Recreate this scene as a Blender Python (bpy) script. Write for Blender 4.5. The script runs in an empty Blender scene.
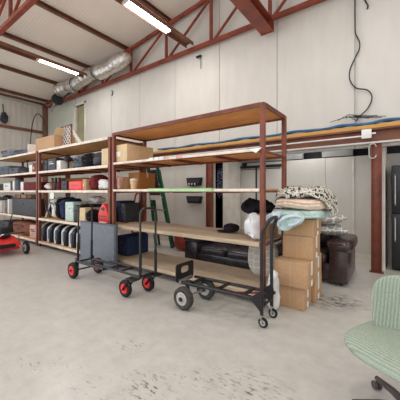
import bpy, bmesh, math, random
from mathutils import Vector, Matrix, noise
rnd = random.Random(7)
S = bpy.context.scene
C = S.collection
PI = math.pi
H = 1.35                                    # eye height of the camera
YAW = math.radians(36.5)
CS, SN = math.cos(YAW), math.sin(YAW)

def P(px, py, Y):
    """where the sight line of a photo point meets the upright plane at distance Y (planning aid)"""
    r = (px - 200) / 270.0
    dx, dy = -SN + CS * r, CS + SN * r
    d = Y / dy
    return Vector((d * dx, Y, H - d * (py - 191) / 270.0))
def G(px, py, z=0.0):
    d = 270.0 * (H - z) / (py - 191)
    r = (px - 200) / 270.0
    return Vector((d * (-SN + CS * r), d * (CS + SN * r), z))

# ------------------------------------------------------------------ materials
def lin(c):
    o = []
    for v in c[:3]:
        v /= 255.0
        o.append(v / 12.92 if v <= 0.04045 else ((v + 0.055) / 1.055) ** 2.4)
    return (*o, 1.0)
class NT:
    def __init__(s, name):
        s.m = bpy.data.materials.new(name); s.m.use_nodes = True
        s.n = s.m.node_tree.nodes; s.l = s.m.node_tree.links
        s.b = s.n['Principled BSDF']; s._t = {}
    def new(s, t, **kw):
        x = s.n.new(t)
        for k, v in kw.items(): setattr(x, k, v)
        return x
    def link(s, a, b): s.l.new(a, b)
    def coord(s, scale=(1, 1, 1), loc=(0, 0, 0), rot=(0, 0, 0)):
        tc = s.new('ShaderNodeTexCoord'); mp = s.new('ShaderNodeMapping')
        mp.inputs['Scale'].default_value = scale; mp.inputs['Location'].default_value = loc
        mp.inputs['Rotation'].default_value = rot
        s.link(tc.outputs['Object'], mp.inputs['Vector']); return mp.outputs['Vector']
    def noise(s, scale, vec=None, detail=4, rough=.55):
        x = s.new('ShaderNodeTexNoise'); x.inputs['Scale'].default_value = scale
        x.inputs['Detail'].default_value = detail; x.inputs['Roughness'].default_value = rough
        s.link(vec if vec is not None else s.coord(), x.inputs['Vector']); return x.outputs['Fac']
    def ramp(s, fac, stops, const=False):
        x = s.new('ShaderNodeValToRGB'); cr = x.color_ramp
        if const: cr.interpolation = 'CONSTANT'
        while len(cr.elements) < len(stops): cr.elements.new(.5)
        for e, (p, c) in zip(cr.elements, stops):
            e.position = p; e.color = c if len(c) == 4 and max(c) <= 1 and isinstance(c[0], float) else lin(c)
        s.link(fac, x.inputs['Fac']); return x.outputs['Color']
    def mix(s, fac, a, b, mode='MIX'):
        x = s.new('ShaderNodeMix', data_type='RGBA', blend_type=mode)
        for i, v in ((0, fac), (6, a), (7, b)):
            if hasattr(v, 'links'): s.link(v, x.inputs[i])
            elif i == 0: x.inputs[0].default_value = v
            else: x.inputs[i].default_value = v if len(v) == 4 else lin(v)
        return x.outputs[2]
    def bump(s, hgt, strength=.3, dist=.01):
        x = s.new('ShaderNodeBump'); x.inputs['Strength'].default_value = strength
        x.inputs['Distance'].default_value = dist
        s.link(hgt, x.inputs['Height']); s.link(x.outputs['Normal'], s.b.inputs['Normal'])
    def col(s, c):
        if hasattr(c, 'links'): s.link(c, s.b.inputs['Base Color'])
        else: s.b.inputs['Base Color'].default_value = lin(c)
    def set(s, rough=.6, metal=0, spec=.4):
        s.b.inputs['Roughness'].default_value = rough; s.b.inputs['Metallic'].default_value = metal
        s.b.inputs['Specular IOR Level'].default_value = spec
def jit(c, k): return tuple(max(0, min(255, v * k)) for v in c)
def paint(name, c, rough=.5, var=.12, scale=6, metal=0, spec=.4, bump=0):
    t = NT(name)
    f = t.noise(scale, detail=5)
    t.col(t.ramp(f, [(.3, jit(c, 1 - var)), (.7, jit(c, 1 + var))]))
    if bump: t.bump(t.noise(scale * 12), bump, .004)
    t.set(rough, metal, spec); return t.m
def ply(name, a, b, axis=0):
    t = NT(name); sc = [9, 9, 9]; sc[axis] = .9
    f = t.noise(3.2, t.coord(tuple(sc)), 6, .62)
    g = t.noise(1.3, t.coord(), 3)
    c1 = t.ramp(f, [(.32, a), (.68, b)])
    t.col(t.mix(.35, c1, t.ramp(g, [(.3, jit(a, .85)), (.7, jit(b, 1.08))])))
    t.bump(f, .1, .003); t.set(.65, 0, .25); return t.m
def cardboard(name, c):
    t = NT(name)
    f = t.noise(40, t.coord(), 3); g = t.noise(2.5)
    t.col(t.mix(.4, t.ramp(f, [(.3, jit(c, .93)), (.7, jit(c, 1.05))]), t.ramp(g, [(.3, jit(c, .9)), (.75, jit(c, 1.08))])))
    t.set(.8, 0, .2); return t.m
def leather(name, c):
    t = NT(name); f = t.noise(14, detail=6)
    t.col(t.ramp(f, [(.3, jit(c, .8)), (.7, jit(c, 1.2))])); t.bump(f, .35, .01); t.set(.27, 0, .6); return t.m
def cloth(name, c, scale=25, var=.15, rough=.9):
    t = NT(name); f = t.noise(scale, detail=6)
    t.col(t.ramp(f, [(.3, jit(c, 1 - var)), (.7, jit(c, 1 + var))])); t.bump(f, .5, .01); t.set(rough, 0, .15); return t.m

M = {}
M['steel'] = paint('red_oxide_steel', (114, 60, 43), .5, .18, 5)
M['truss'] = paint('truss_red_oxide', (132, 62, 46), .5, .18, 3)
M['beamred'] = paint('beam_brown', (116, 72, 54), .55, .15, 3)
M['purlin'] = paint('purlin_brown', (122, 82, 66), .55, .15, 3)
M['ply'] = ply('plywood_warm', (196, 140, 84), (228, 178, 116))
M['plytan'] = ply('plywood_tan', (164, 140, 114), (204, 184, 160))
M['edge'] = paint('cream_edge_paint', (226, 212, 196), .6, .08, 8)
M['timber'] = ply('timber_yellow', (184, 132, 70), (212, 164, 96))
M['white'] = paint('white_plastic', (226, 224, 220), .45, .05, 9)
M['offwhite'] = paint('off_white', (214, 208, 198), .6, .06, 4)
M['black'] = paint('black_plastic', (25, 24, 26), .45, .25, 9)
M['blackmetal'] = paint('black_metal', (27, 26, 28), .38, .2, 12, 0, .5)
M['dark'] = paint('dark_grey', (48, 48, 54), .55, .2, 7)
M['navy'] = cloth('navy_cloth', (44, 54, 82))
M['palerim'] = paint('pale_rim_plastic', (206, 208, 214), .4, .08, 9)
M['slate'] = cloth('slate_cloth', (98, 104, 116))
M['greybag'] = cloth('grey_bag_cloth', (120, 124, 134))
M['blackcloth'] = cloth('black_cloth', (30, 27, 30))
M['rubber'] = paint('tyre_rubber', (28, 27, 28), .7, .2, 20, 0, .3)
M['grubber'] = paint('worn_tyre_rubber', (62, 60, 58), .75, .2, 20, 0, .3)
M['redhub'] = paint('red_hub', (226, 46, 50), .4, .1, 9)
M['red'] = paint('bright_red', (222, 50, 44), .4, .12, 5)
M['redframe'] = paint('dull_red_paint', (150, 52, 40), .5, .15, 5)
M['hub'] = paint('pale_steel_hub', (176, 172, 166), .4, .1, 9, .3)
M['chrome'] = paint('bright_steel', (190, 188, 186), .3, .08, 9, .8)
M['card'] = cardboard('cardboard_tan', (186, 150, 115))
M['cardl'] = cardboard('cardboard_light', (216, 190, 152))
M['cardd'] = cardboard('cardboard_brown', (166, 116, 66))
M['tape'] = paint('pale_tape', (208, 180, 140), .3, .05, 9)
M['papertag'] = paint('white_paper', (232, 230, 224), .7, .04, 9)
M['maroon'] = cloth('maroon_cloth', (112, 46, 48))
M['brown'] = cloth('brown_leather_cloth', (128, 84, 66))
M['pinkish'] = paint('dusty_pink', (204, 160, 150), .6, .1, 6)
M['sofa'] = leather('black_leather', (54, 48, 53))
M['armchair'] = leather('dark_brown_leather', (58, 42, 42))
M['green'] = paint('green_fibreglass', (24, 86, 60), .45, .15, 6)
M['mintstrip'] = paint('pale_green', (176, 206, 158), .6, .1, 4)
M['panel'] = cloth('grey_panel_cloth', (122, 126, 134), 60, .08)
M['paneledge'] = paint('panel_edge', (84, 88, 98), .6, .08, 8)
M['blue'] = paint('blue_cable', (62, 104, 140), .5, .2, 5)
M['mint'] = cloth('mint_quilt', (184, 206, 200), 18, .08)
M['paleblue'] = cloth('pale_blue_quilt', (196, 208, 220), 18, .08)
M['peach'] = cloth('cream_comforter', (226, 202, 182), 18, .07)
M['olive'] = paint('olive_door', (150, 146, 112), .6, .08, 2)
M['grey'] = paint('mid_grey', (150, 150, 150), .6, .1, 4)
M['conduit'] = paint('grey_conduit', (196, 194, 188), .5, .06, 5)
M['chairplastic'] = paint('charcoal_plastic', (72, 66, 66), .4, .15, 12)

def tex_mats():
    # floor: worn polished concrete with scuffs
    t = NT('polished_concrete')
    g = t.noise(.55, detail=6, rough=.6); f = t.noise(7, detail=8, rough=.7); h = t.noise(26, t.coord((1, 1, 1)), 6, .7)
    base = t.mix(.5, t.ramp(g, [(.3, (178, 174, 167)), (.7, (202, 198, 191))]), t.ramp(f, [(.3, (168, 163, 155)), (.7, (206, 202, 196))]))
    # patches of black scuff marks (worn stains that stay with the floor)
    def patch(cx, cy, sx, sy, lo, hi, streak, ang=0.0):
        tc = t.new('ShaderNodeTexCoord'); mp = t.new('ShaderNodeMapping', vector_type='TEXTURE')
        mp.inputs['Location'].default_value = (cx, cy, 0); mp.inputs['Scale'].default_value = (sx, sy, 1)
        mp.inputs['Rotation'].default_value = (0, 0, ang)
        t.link(tc.outputs['Object'], mp.inputs['Vector'])
        ln = t.new('ShaderNodeVectorMath', operation='LENGTH'); t.link(mp.outputs['Vector'], ln.inputs[0])
        fall = t.ramp(ln.outputs['Value'], [(.25, (255, 255, 255)), (1.0, (0, 0, 0))])
        n = t.noise(streak, t.coord((2.2, 5.5, 1), rot=(0, 0, ang)), 6, .75)
        mk = t.ramp(n, [(lo, (0, 0, 0)), (hi, (255, 255, 255))])
        return t.mix(1.0, fall, mk, 'MULTIPLY')
    out = base
    a = G(330, 301)
    for (cx, cy, sx, sy, lo, hi, st, c, k, an) in (
            (a.x + .02, a.y + .03, .5, .34, .50, .57, 3.2, (44, 40, 39), .95, .5),
            (G(332, 304).x, G(332, 304).y, .6, .2, .55, .60, 4.0, (60, 55, 52), .9, .5),
            (G(245, 385).x, G(245, 385).y, .42, .26, .54, .60, 6.5, (78, 72, 68), .85, .3),
            (G(150, 390).x, G(150, 390).y, .35, .2, .54, .60, 6.0, (64, 58, 55), .9, -.3),
            (G(190, 378).x, G(190, 378).y, .3, .16, .56, .62, 6.5, (90, 84, 78), .8, .2),
            (G(35, 362).x, G(35, 362).y, .5, .25, .58, .63, 6.0, (96, 90, 84), .75, .7),
            (G(90, 380).x, G(90, 380).y, .5, .2, .58, .64, 6.0, (100, 94, 88), .75, .1),
            (G(130, 345).x, G(130, 345).y, .25, .14, .56, .60, 7.0, (80, 74, 70), .85, .4),
            (G(95, 315).x, G(95, 315).y, .9, .35, .62, .67, 5.5, (104, 98, 92), .7, .4),
            (G(240, 330).x, G(240, 330).y, .9, .4, .64, .70, 5.5, (112, 105, 98), .6, .4),
            (-2.6, 2.0, 1.4, .7, .64, .71, 5.0, (116, 108, 100), .6, .1)):
        msk = patch(cx, cy, sx, sy, lo, hi, st, an)
        mm = t.new('ShaderNodeMath', operation='MULTIPLY'); mm.inputs[1].default_value = k
        t.link(msk, mm.inputs[0])
        out = t.mix(mm.outputs[0], out, c)
    # thin scratches: two sets of stretched noise
    for an, lo in ((.5, .715), (-.9, .725), (1.6, .73)):
        n = t.noise(2.4, t.coord((14, .9, 1), rot=(0, 0, an), loc=(an, 2 * an, 0)), 5, .6)
        mm = t.new('ShaderNodeMath', operation='MULTIPLY'); mm.inputs[1].default_value = .45
        t.link(t.ramp(n, [(lo, (0, 0, 0)), (lo + .03, (255, 255, 255))]), mm.inputs[0])
        out = t.mix(mm.outputs[0], out, (128, 120, 112))
    sp = t.ramp(h, [(.70, (0, 0, 0)), (.78, (255, 255, 255))])
    mm = t.new('ShaderNodeMath', operation='MULTIPLY'); mm.inputs[1].default_value = .35; t.link(sp, mm.inputs[0])
    out = t.mix(mm.outputs[0], out, (120, 112, 104))
    t.col(out); t.set(.34, 0, .4)
    rr = t.new('ShaderNodeMapRange'); rr.inputs['To Min'].default_value = .24; rr.inputs['To Max'].default_value = .36
    t.link(f, rr.inputs['Value']); t.link(rr.outputs[0], t.b.inputs['Roughness'])
    M['floor'] = t.m
    # corrugated ceiling: perforated metal deck ribs
    t = NT('ceiling_deck'); w = t.new('ShaderNodeTexWave', wave_type='BANDS', bands_direction='X')
    w.inputs['Scale'].default_value = 4.2; t.link(t.coord(), w.inputs['Vector'])
    w2 = t.new('ShaderNodeTexWave', wave_type='BANDS', bands_direction='Y')
    w2.inputs['Scale'].default_value = 4.2; t.link(t.coord(), w2.inputs['Vector'])
    g = t.noise(.8)
    c = t.mix(.25, t.ramp(g, [(.3, (240, 232, 222)), (.7, (248, 241, 232))]), t.ramp(w.outputs['Fac'], [(.1, (228, 219, 209)), (.6, (250, 243, 234))]))
    t.col(c)
    ad = t.new('ShaderNodeMath', operation='ADD'); t.link(w.outputs['Fac'], ad.inputs[0]); t.link(w2.outputs['Fac'], ad.inputs[1])
    t.bump(ad.outputs[0], .35, .008); t.set(.6, 0, .3); M['ceil'] = t.m
    # wall panels
    t = NT('wall_panel_paint'); g = t.noise(.9, detail=6); f = t.noise(5, t.coord((1, 1, .25)), 6)
    t.col(t.mix(.4, t.ramp(g, [(.3, (198, 193, 185)), (.7, (209, 205, 197))]), t.ramp(f, [(.3, (194, 189, 181)), (.7, (211, 207, 200))])))
    t.set(.55, 0, .3); M['wall'] = t.m
    t = NT('metal_cladding'); w = t.new('ShaderNodeTexWave', wave_type='BANDS', bands_direction='Y')
    w.inputs['Scale'].default_value = 1.6; t.link(t.coord(), w.inputs['Vector'])
    t.col(t.ramp(t.noise(1.2), [(.3, (196, 190, 182)), (.7, (212, 206, 198))])); t.bump(w.outputs['Fac'], .4, .02); t.set(.5, 0, .3); M['clad'] = t.m
    t = NT('pale_green_board'); g = t.noise(1.5, detail=5)
    t.col(t.ramp(g, [(.3, (184, 188, 176)), (.7, (198, 200, 190))])); t.set(.6); M['greenwall'] = t.m
    # foil duct
    t = NT('foil'); f = t.noise(16, detail=5); t.col(t.ramp(f, [(.3, (186, 180, 172)), (.7, (232, 228, 222))])); t.bump(f, .9, .03); t.set(.28, .85); M['foil'] = t.m
    # ribbed upholstery
    for nm, dr in (('ribseat', 'Y'), ('ribback', 'X')):
        t = NT(nm); w = t.new('ShaderNodeTexWave', wave_type='BANDS', bands_direction=dr)
        w.inputs['Scale'].default_value = 20; w.inputs['Distortion'].default_value = .6; w.inputs['Detail'].default_value = 1
        t.link(t.coord(), w.inputs['Vector'])
        c = t.ramp(w.outputs['Fac'], [(.15, (132, 141, 124)), (.75, (160, 171, 154))])
        t.col(t.mix(.35, c, t.ramp(t.noise(90), [(.3, (124, 134, 122)), (.7, (172, 182, 168))]))); t.bump(w.outputs['Fac'], .35, .004); t.set(.9, 0, .15); M[nm] = t.m
    # black-white leaf print
    t = NT('leaf_print'); f = t.noise(26, detail=2); t.col(t.ramp(f, [(.0, (58, 58, 54)), (.46, (214, 208, 194)), (.56, (120, 116, 104)), (.62, (222, 216, 204))], True)); t.set(.9, 0, .1); M['leaf'] = t.m
    # hexagon lattice print
    for nm, sc, gr in (('hexgrey', 11, (150, 151, 147)), ('hexwhite', 12, (186, 180, 170))):
        t = NT(nm); v = t.new('ShaderNodeTexVoronoi', feature='DISTANCE_TO_EDGE'); v.inputs['Scale'].default_value = sc
        v.inputs['Randomness'].default_value = .25; t.link(t.coord(), v.inputs['Vector'])
        t.col(t.ramp(v.outputs['Distance'], [(.035, (224, 221, 212)), (.06, gr)])); t.set(.9, 0, .1); M[nm] = t.m
    # floral print
    t = NT('floral'); f = t.noise(22, detail=3); t.col(t.ramp(f, [(.4, (206, 220, 214)), (.52, (150, 186, 176)), (.6, (222, 226, 216))])); t.set(.6); M['floral'] = t.m
    t = NT('folded_white'); f = t.noise(9, detail=6); t.col(t.ramp(f, [(.3, (196, 196, 200)), (.7, (232, 230, 228))])); t.bump(f, .8, .02); t.set(.5, 0, .4); M['polybag'] = t.m
    t = NT('clothes_print'); f = t.noise(15, t.coord((1, 1, 3)), 4); t.col(t.ramp(f, [(.42, (30, 30, 38)), (.52, (76, 98, 140)), (.58, (200, 204, 216)), (.64, (40, 40, 48))])); t.set(.9); M['clothes'] = t.m
    t = NT('lamp_glow'); t.col((255, 255, 255)); t.b.inputs['Emission Color'].default_value = (1, .97, .92, 1); t.b.inputs['Emission Strength'].default_value = 16; M['glow'] = t.m
tex_mats()

# ------------------------------------------------------------------ mesh builder
LOCAL = set()
def rootof(o):
    while o.parent: o = o.parent
    return o
class MB:
    def __init__(s): s.v = []; s.f = []
    def add(s, vs, fs):
        b = len(s.v); s.v += [Vector(v) for v in vs]; s.f += [tuple(b + i for i in f) for f in fs]; return s
    def box(s, x0, x1, y0, y1, z0, z1):
        x0, x1 = sorted((x0, x1)); y0, y1 = sorted((y0, y1)); z0, z1 = sorted((z0, z1))
        v = [(x, y, z) for z in (z0, z1) for y in (y0, y1) for x in (x0, x1)]
        return s.add(v, [(0, 2, 3, 1), (4, 5, 7, 6), (0, 1, 5, 4), (2, 6, 7, 3), (0, 4, 6, 2), (1, 3, 7, 5)])
    def bar(s, p, q, w, h, up=(0, 0, 1)):
        p, q = Vector(p), Vector(q); d = (q - p).normalized(); u = Vector(up)
        if abs(d.dot(u)) > .98: u = Vector((0, 1, 0))
        a = d.cross(u).normalized(); b = a.cross(d).normalized()
        v = [e + a * (sx * w / 2) + b * (sy * h / 2) for e in (p, q) for sx, sy in ((-1, -1), (1, -1), (1, 1), (-1, 1))]
        return s.add(v, [(3, 2, 1, 0), (4, 5, 6, 7), (0, 1, 5, 4), (1, 2, 6, 5), (2, 3, 7, 6), (3, 0, 4, 7)])
    def tube(s, pts, r, n=8, closed=False):
        pts = [Vector(p) for p in pts]; rs = r if isinstance(r, (list, tuple)) else [r] * len(pts)
        rings = []; prev = None
        for i, p in enumerate(pts):
            d = (pts[min(i + 1, len(pts) - 1)] - pts[max(i - 1, 0)]).normalized()
            if prev is None:
                u = Vector((0, 0, 1)) if abs(d.z) < .9 else Vector((1, 0, 0))
                a = d.cross(u).normalized()
            else: a = (prev - d * prev.dot(d)).normalized()
            prev = a; b = d.cross(a)
            rings.append([p + (a * math.cos(2 * PI * k / n) + b * math.sin(2 * PI * k / n)) * rs[i] for k in range(n)])
        v = [q for rg in rings for q in rg]; f = []
        for i in range(len(rings) - 1):
            for k in range(n):
                k2 = (k + 1) % n; f.append((i * n + k, i * n + k2, (i + 1) * n + k2, (i + 1) * n + k))
        f.append(tuple(range(n - 1, -1, -1))); f.append(tuple((len(rings) - 1) * n + k for k in range(n)))
        return s.add(v, f)
    def cyl(s, p, q, r, n=14): return s.tube([p, q], r, n)
    def lathe(s, prof, c, axis='Z', n=20):
        """prof: list of (radius, height along axis)"""
        c = Vector(c); v = []; f = []
        for (r, h) in prof:
            for k in range(n):
                a = 2 * PI * k / n; x, y = r * math.cos(a), r * math.sin(a)
                v.append(c + (Vector((x, y, h)) if axis == 'Z' else Vector((x, h, y)) if axis == 'Y' else Vector((h, x, y))))
        m = len(prof)
        for i in range(m - 1):
            for k in range(n):
                k2 = (k + 1) % n; f.append((i * n + k, i * n + k2, (i + 1) * n + k2, (i + 1) * n + k))
        f.append(tuple(range(n - 1, -1, -1))); f.append(tuple((m - 1) * n + k for k in range(n)))
        return s.add(v, f)
    def blob(s, c, h, e=.5, e2=None, amp=0, fr=4, n=28, m=16, seed=0, bend=None, rot=None):
        """rounded cushion: superellipsoid with half sizes h; e plan squareness, e2 profile squareness"""
        e2 = e if e2 is None else e2; v = []; f = []
        sp = lambda x, p: math.copysign(abs(x) ** p, x)
        c = Vector(c)
        for j in range(m + 1):
            ph = -PI / 2 + PI * j / m
            for k in range(n):
                th = 2 * PI * k / n
                q = Vector((sp(math.cos(ph), e2) * sp(math.cos(th), e) * h[0], sp(math.cos(ph), e2) * sp(math.sin(th), e) * h[1], sp(math.sin(ph), e2) * h[2]))
                if amp:
                    nv = noise.noise_vector(Vector((q.x * fr + seed, q.y * fr + 3.1 * seed, q.z * fr)))
                    q = q + nv * amp + noise.noise_vector(Vector((q.x * fr * 3.1 + seed, q.y * fr * 3.1, q.z * fr * 3.1 + seed))) * amp * .4
                if bend: q = Vector(bend(q))
                if rot: q = rot @ q
                v.append(c + q)
        for j in range(m):
            for k in range(n):
                k2 = (k + 1) % n; f.append((j * n + k, j * n + k2, (j + 1) * n + k2, (j + 1) * n + k))
        return s.add(v, f)
    def prism(s, poly, a, b, axis='Y'):
        """outline in the plane across axis, pushed from a to b"""
        n = len(poly)
        pt = (lambda u, w, t: (u, t, w)) if axis == 'Y' else (lambda u, w, t: (t, u, w)) if axis == 'X' else (lambda u, w, t: (u, w, t))
        v = [pt(u, w, a) for u, w in poly] + [pt(u, w, b) for u, w in poly]
        f = [tuple(range(n)), tuple(range(2 * n - 1, n - 1, -1))] + [(i, (i + 1) % n, n + (i + 1) % n, n + i) for i in range(n)]
        return s.add(v, f)
    def xf(s, mat):
        s.v = [mat @ v for v in s.v]; return s
    def obj(s, name, mat, parent=None, bevel=0, smooth=True, seg=2, ang=38):
        me = bpy.data.meshes.new(name)
        bm = bmesh.new(); off = Vector((0, 0, 0))
        if parent is not None:
            r = rootof(parent)
            if r.name not in LOCAL: off = r.location
        vs = [bm.verts.new(v - off) for v in s.v]
        for f in s.f:
            try: bm.faces.new([vs[i] for i in f])
            except ValueError: pass
        bmesh.ops.remove_doubles(bm, verts=bm.verts, dist=1e-5)
        bmesh.ops.recalc_face_normals(bm, faces=bm.faces)
        if bevel:
            ed = [e for e in bm.edges if e.is_manifold and e.calc_face_angle(0) > math.radians(30)]
            bmesh.ops.bevel(bm, geom=ed, offset=bevel, segments=seg, affect='EDGES', profile=.5, clamp_overlap=True)
        bm.to_mesh(me); bm.free()
        if smooth:
            for p in me.polygons: p.use_smooth = True
            me.set_sharp_from_angle(angle=math.radians(ang))
        me.materials.append(M[mat] if isinstance(mat, str) else mat)
        o = bpy.data.objects.new(name, me); C.objects.link(o)
        if parent is not None: o.parent = parent
        return o
def tag(o, label, cat, group=None, kind=None):
    if label: o['label'] = label
    if cat: o['category'] = cat
    if group: o['group'] = group
    if kind: o['kind'] = kind
    return o
def thing(name, label, cat, loc=(0, 0, 0), rotz=0, group=None, local=False):
    o = bpy.data.objects.new(name, None); C.objects.link(o)
    o.location = loc; o.rotation_euler = (0, 0, rotz); o.empty_display_size = .1
    if local: LOCAL.add(o.name)
    return tag(o, label, cat, group)
def struct(name, mb, mat, label=None, **k):
    o = mb.obj(name, mat, **k); o['kind'] = 'structure'
    return tag(o, label, 'building')
def dup(root, loc, label=None, rotz=None, group=None):
    r = root.copy(); C.objects.link(r); r.location = loc
    if rotz is not None: r.rotation_euler = (0, 0, rotz)
    if label: r['label'] = label
    if group: r['group'] = group
    for ch in list(root.children):
        c = ch.copy(); C.objects.link(c); c.parent = r
        for g in list(ch.children):
            d = g.copy(); C.objects.link(d); d.parent = c
    return r

# ------------------------------------------------------------------ the setting
YB = 5.42                                    # face of the back wall panels
struct('floor', MB().box(-13, 5, -2.5, 7.2, -.1, 0), 'floor', 'worn pale grey polished concrete floor with black scuffs', smooth=False)
def roofz(x): return 5.45 + .11 * (x + 8.44)
mb = MB(); mb.prism([(-12.6, roofz(-12.6) + .12), (4, roofz(4) + .12), (4, roofz(4) + .22), (-12.6, roofz(-12.6) + .22)], -2.5, YB + .25)
struct('ceiling', mb, 'ceil', 'pale ribbed metal deck ceiling of the warehouse', smooth=False)
mb = MB(); k = 0
xe = P(87, 120, YB).x; x1 = 4.0; seams = [-.63 - 1.405 * i for i in range(-3, 9)]
seams = sorted([s for s in seams if xe + .1 < s < 4] + [4.0, xe])
for a, b in zip(seams, seams[1:]):
    if b - a < .3: continue
    zl = 2.1 if b > -3.7 else 0.0
    if a < -3.7 < b:
        mb.box(a + .005, -3.72, YB, YB + .12, 0, 2.1)
        zl = 2.1
    mb.prism([(a + .005, zl), (b - .005, zl), (b - .005, roofz(b) + .1), (a + .005, roofz(a) + .1)], YB, YB + .12)
struct('wall_back', mb, 'wall', 'off white panelled back wall with upright seams', bevel=.004, smooth=False)
struct('wall_back_lining', MB().box(-12.3, 4, YB + .125, YB + .16, 2.12, 6.9).box(-12.3, -3.75, YB + .125, YB + .16, 0, 2.12), 'grey', smooth=False)['label'] = 'grey lining behind the back wall panels'
# left end: pale green boarding and the dark doorway high up
a = P(48, 120, YB).x; b = P(72.5, 120, YB).x; c = P(76, 120, YB).x; d = P(84, 120, YB).x; e = P(87, 120, YB).x
struct('wall_left_return', MB().box(a, b, YB, YB + .12, 0, 5.1), 'greenwall', 'pale green board section of the back wall beside the left corner', smooth=False)
doorz = P(80, 105, YB).z
struct('wall_back_infill', MB().box(b + .003, c - .05, YB, YB + .12, 0, 5.1).box(c - .05, d + .1, YB + .02, YB + .12, doorz, 5.3).box(d + .1, xe - .003, YB, YB + .12, 0, 5.3).box(c - .05, d + .1, YB + .02, YB + .12, 0, 2.19), 'wall', 'off white infill wall around the high doorway', smooth=False)
dr = struct('door_1', MB().box(c - .05, d + .1, YB + .09, YB + .12, 2.2, doorz), 'olive', 'olive door set high in the back wall near left corner', smooth=False)
f = MB().box(c - .10, c - .02, YB - .03, YB + .08, 2.2, doorz + .07).box(d + .05, d + .14, YB - .03, YB + .08, 2.2, doorz + .07).box(c - .1, d + .14, YB - .03, YB + .08, doorz, doorz + .08)
f.obj('door_frame', 'offwhite', dr, bevel=.006)
MB().box(d - .02, d + .05, YB + .02, YB + .085, 2.2, doorz - .02).obj('door_edge', 'dark', dr)
xl = -12.25
mb = MB()
for i in range(8): mb.box(xl - .06, xl, 1.2 + i * .55, 1.2 + i * .55 + .545, 0, roofz(xl) + .1)
struct('wall_left', mb, 'clad', 'pale metal clad left end wall', smooth=False)
# other walls out of frame: a right-hand side wall
# recess under the beam
YR = 6.28
struct('wall_recess', MB().box(-1.28, 4, YR, YR + .1, 0, 2.06).box(-3.15, -1.285, YR, YR + .1, 0, 2.06), 'wall', 'off white rear wall of the recess under brown beam', bevel=.004, smooth=False)
struct('wall_recess_top', MB().box(-3.9, 4, YR + .35, YR + .45, 0, 2.6), 'dark', 'dark backing sheet for the unlit void above the recess wall', smooth=False)  # dark sheet behind the gaps; their shade is put into its colour
struct('ceiling_recess', MB().box(-3.9, 4, YB + .165, YR + .45, 2.44, 2.5), 'grey', 'grey soffit over the recess', smooth=False)
mb = MB()
for (p0, p1) in ((228, 303), (322, 353), (369, 371)):
    mb.box(P(p0, 150, YR).x, P(p1, 150, YR).x, YR - .02, YR + .06, 2.075, 2.43)
struct('trim_1', mb, 'grey', 'grey boarding strip above the recess wall', bevel=.005)
struct('trim_2', MB().box(P(352.4, 200, YR).x, P(352.4, 200, YR).x + .035, YR - .018, YR - .002, 0, 2.05), 'offwhite', 'thin upright trim on the recess wall')
struct('trim_3', MB().box(-.30, -.20, YB + .16, YR - .005, 0, 2.28), 'offwhite', 'pale jamb just right of the brown column')
struct('baseboard_recess', MB().box(P(353.5, 200, YR).x, -.31, YR - .03, YR - .002, 0, .09), 'offwhite', 'low pale skirting along the recess wall')
jx0, jx1 = P(223.5, 200, YB + .2).x, P(228.5, 200, YB + .2).x
struct('trim_4', MB().box(jx0, jx1, YB + .17, YR + .1, 0, 2.43), 'offwhite', 'pale upright jamb right of the dark cupboard opening')
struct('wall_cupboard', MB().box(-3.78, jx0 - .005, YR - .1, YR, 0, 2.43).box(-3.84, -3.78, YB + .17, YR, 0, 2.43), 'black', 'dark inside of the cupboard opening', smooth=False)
struct('trim_5', MB().box(-3.668, -3.645, YB - .02, YB + .15, 0, 2.13), 'offwhite', 'narrow pale jamb right of the rear brown column')
# sliding panels left of the recess
sx0, sx1 = jx1 + .01, P(281, 200, YR - .05).x
dd = struct('door_2', MB().box(sx0, P(255.5, 180, YR - .05).x, YR - .05, YR - .02, .02, 1.92).box(P(257, 180, YR - .05).x, sx1, YR - .05, YR - .02, .02, 1.92), 'wall', 'pair of white sliding panels at the back of the recess', bevel=.004)
MB().box(sx0, sx1, YR - .075, YR - .015, 1.925, 1.985).obj('track', 'black', dd)
MB().box(sx0, sx1, YR - .06, YR - .052, .925, .95).box(sx0, sx1, YR - .06, YR - .052, 1.885, 1.9).obj('rail', 'dark', dd)
MB().box(P(255.5, 180, YR - .05).x + .004, P(257, 180, YR - .05).x - .004, YR - .058, YR - .03, .03, 1.92).obj('stile', 'dark', dd)

# steel beam on columns along the back wall
bm_ = thing('steel_beam', 'brown steel beam along back wall under yellow timber', 'beam', (-2, YB - .1, 2.14))
MB().box(-10, 4, YB - .055, YB - .035, 2.17, 2.36).box(-10, 4, YB - .13, YB - .005, 2.36, 2.385).obj('web', 'beamred', bm_, bevel=.003)
MB().box(-10, 4, YB - .13, YB - .005, 2.14, 2.17).obj('bottom_flange', 'conduit', bm_, bevel=.003)['label'] = 'pale lower flange'
tb = MB().box(-10, 4, YB - .14, YB - .008, 2.388, 2.45).obj('timber_plate', 'timber', None, bevel=.004)
tag(tb, 'long yellow timber plate lying on top of the brown beam', 'timber')
def column(xc, lab):
    t = thing('steel_column', lab, 'column', (xc, YB - .07, 0))
    MB().box(xc - .075, xc - .06, YB - .125, YB - .015, .012, 2.138).box(xc + .06, xc + .075, YB - .125, YB - .015, .012, 2.138).box(xc - .062, xc + .062, YB - .085, YB - .06, .012, 2.138).obj('shaft', 'steel', t, bevel=.002)
    MB().box(xc - .1, xc + .1, YB - .14, YB - .006, 0, .012).obj('base_plate', 'steel', t)
    return t
column(P(376.3, 200, YB - .12).x, 'brown steel column in front of recess beside the black fridge')
column(P(208.5, 200, YB - .12).x, 'brown steel column behind the rack, left of dark cupboard')
g = MB().tube([(P(375, 145, YB - .14).x + dx, YB - .15, z) for dx, z in ((0, 2.1), (0, 1.93))], .05, 12)
cx = P(372.5, 145, YB - .14).x
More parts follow.
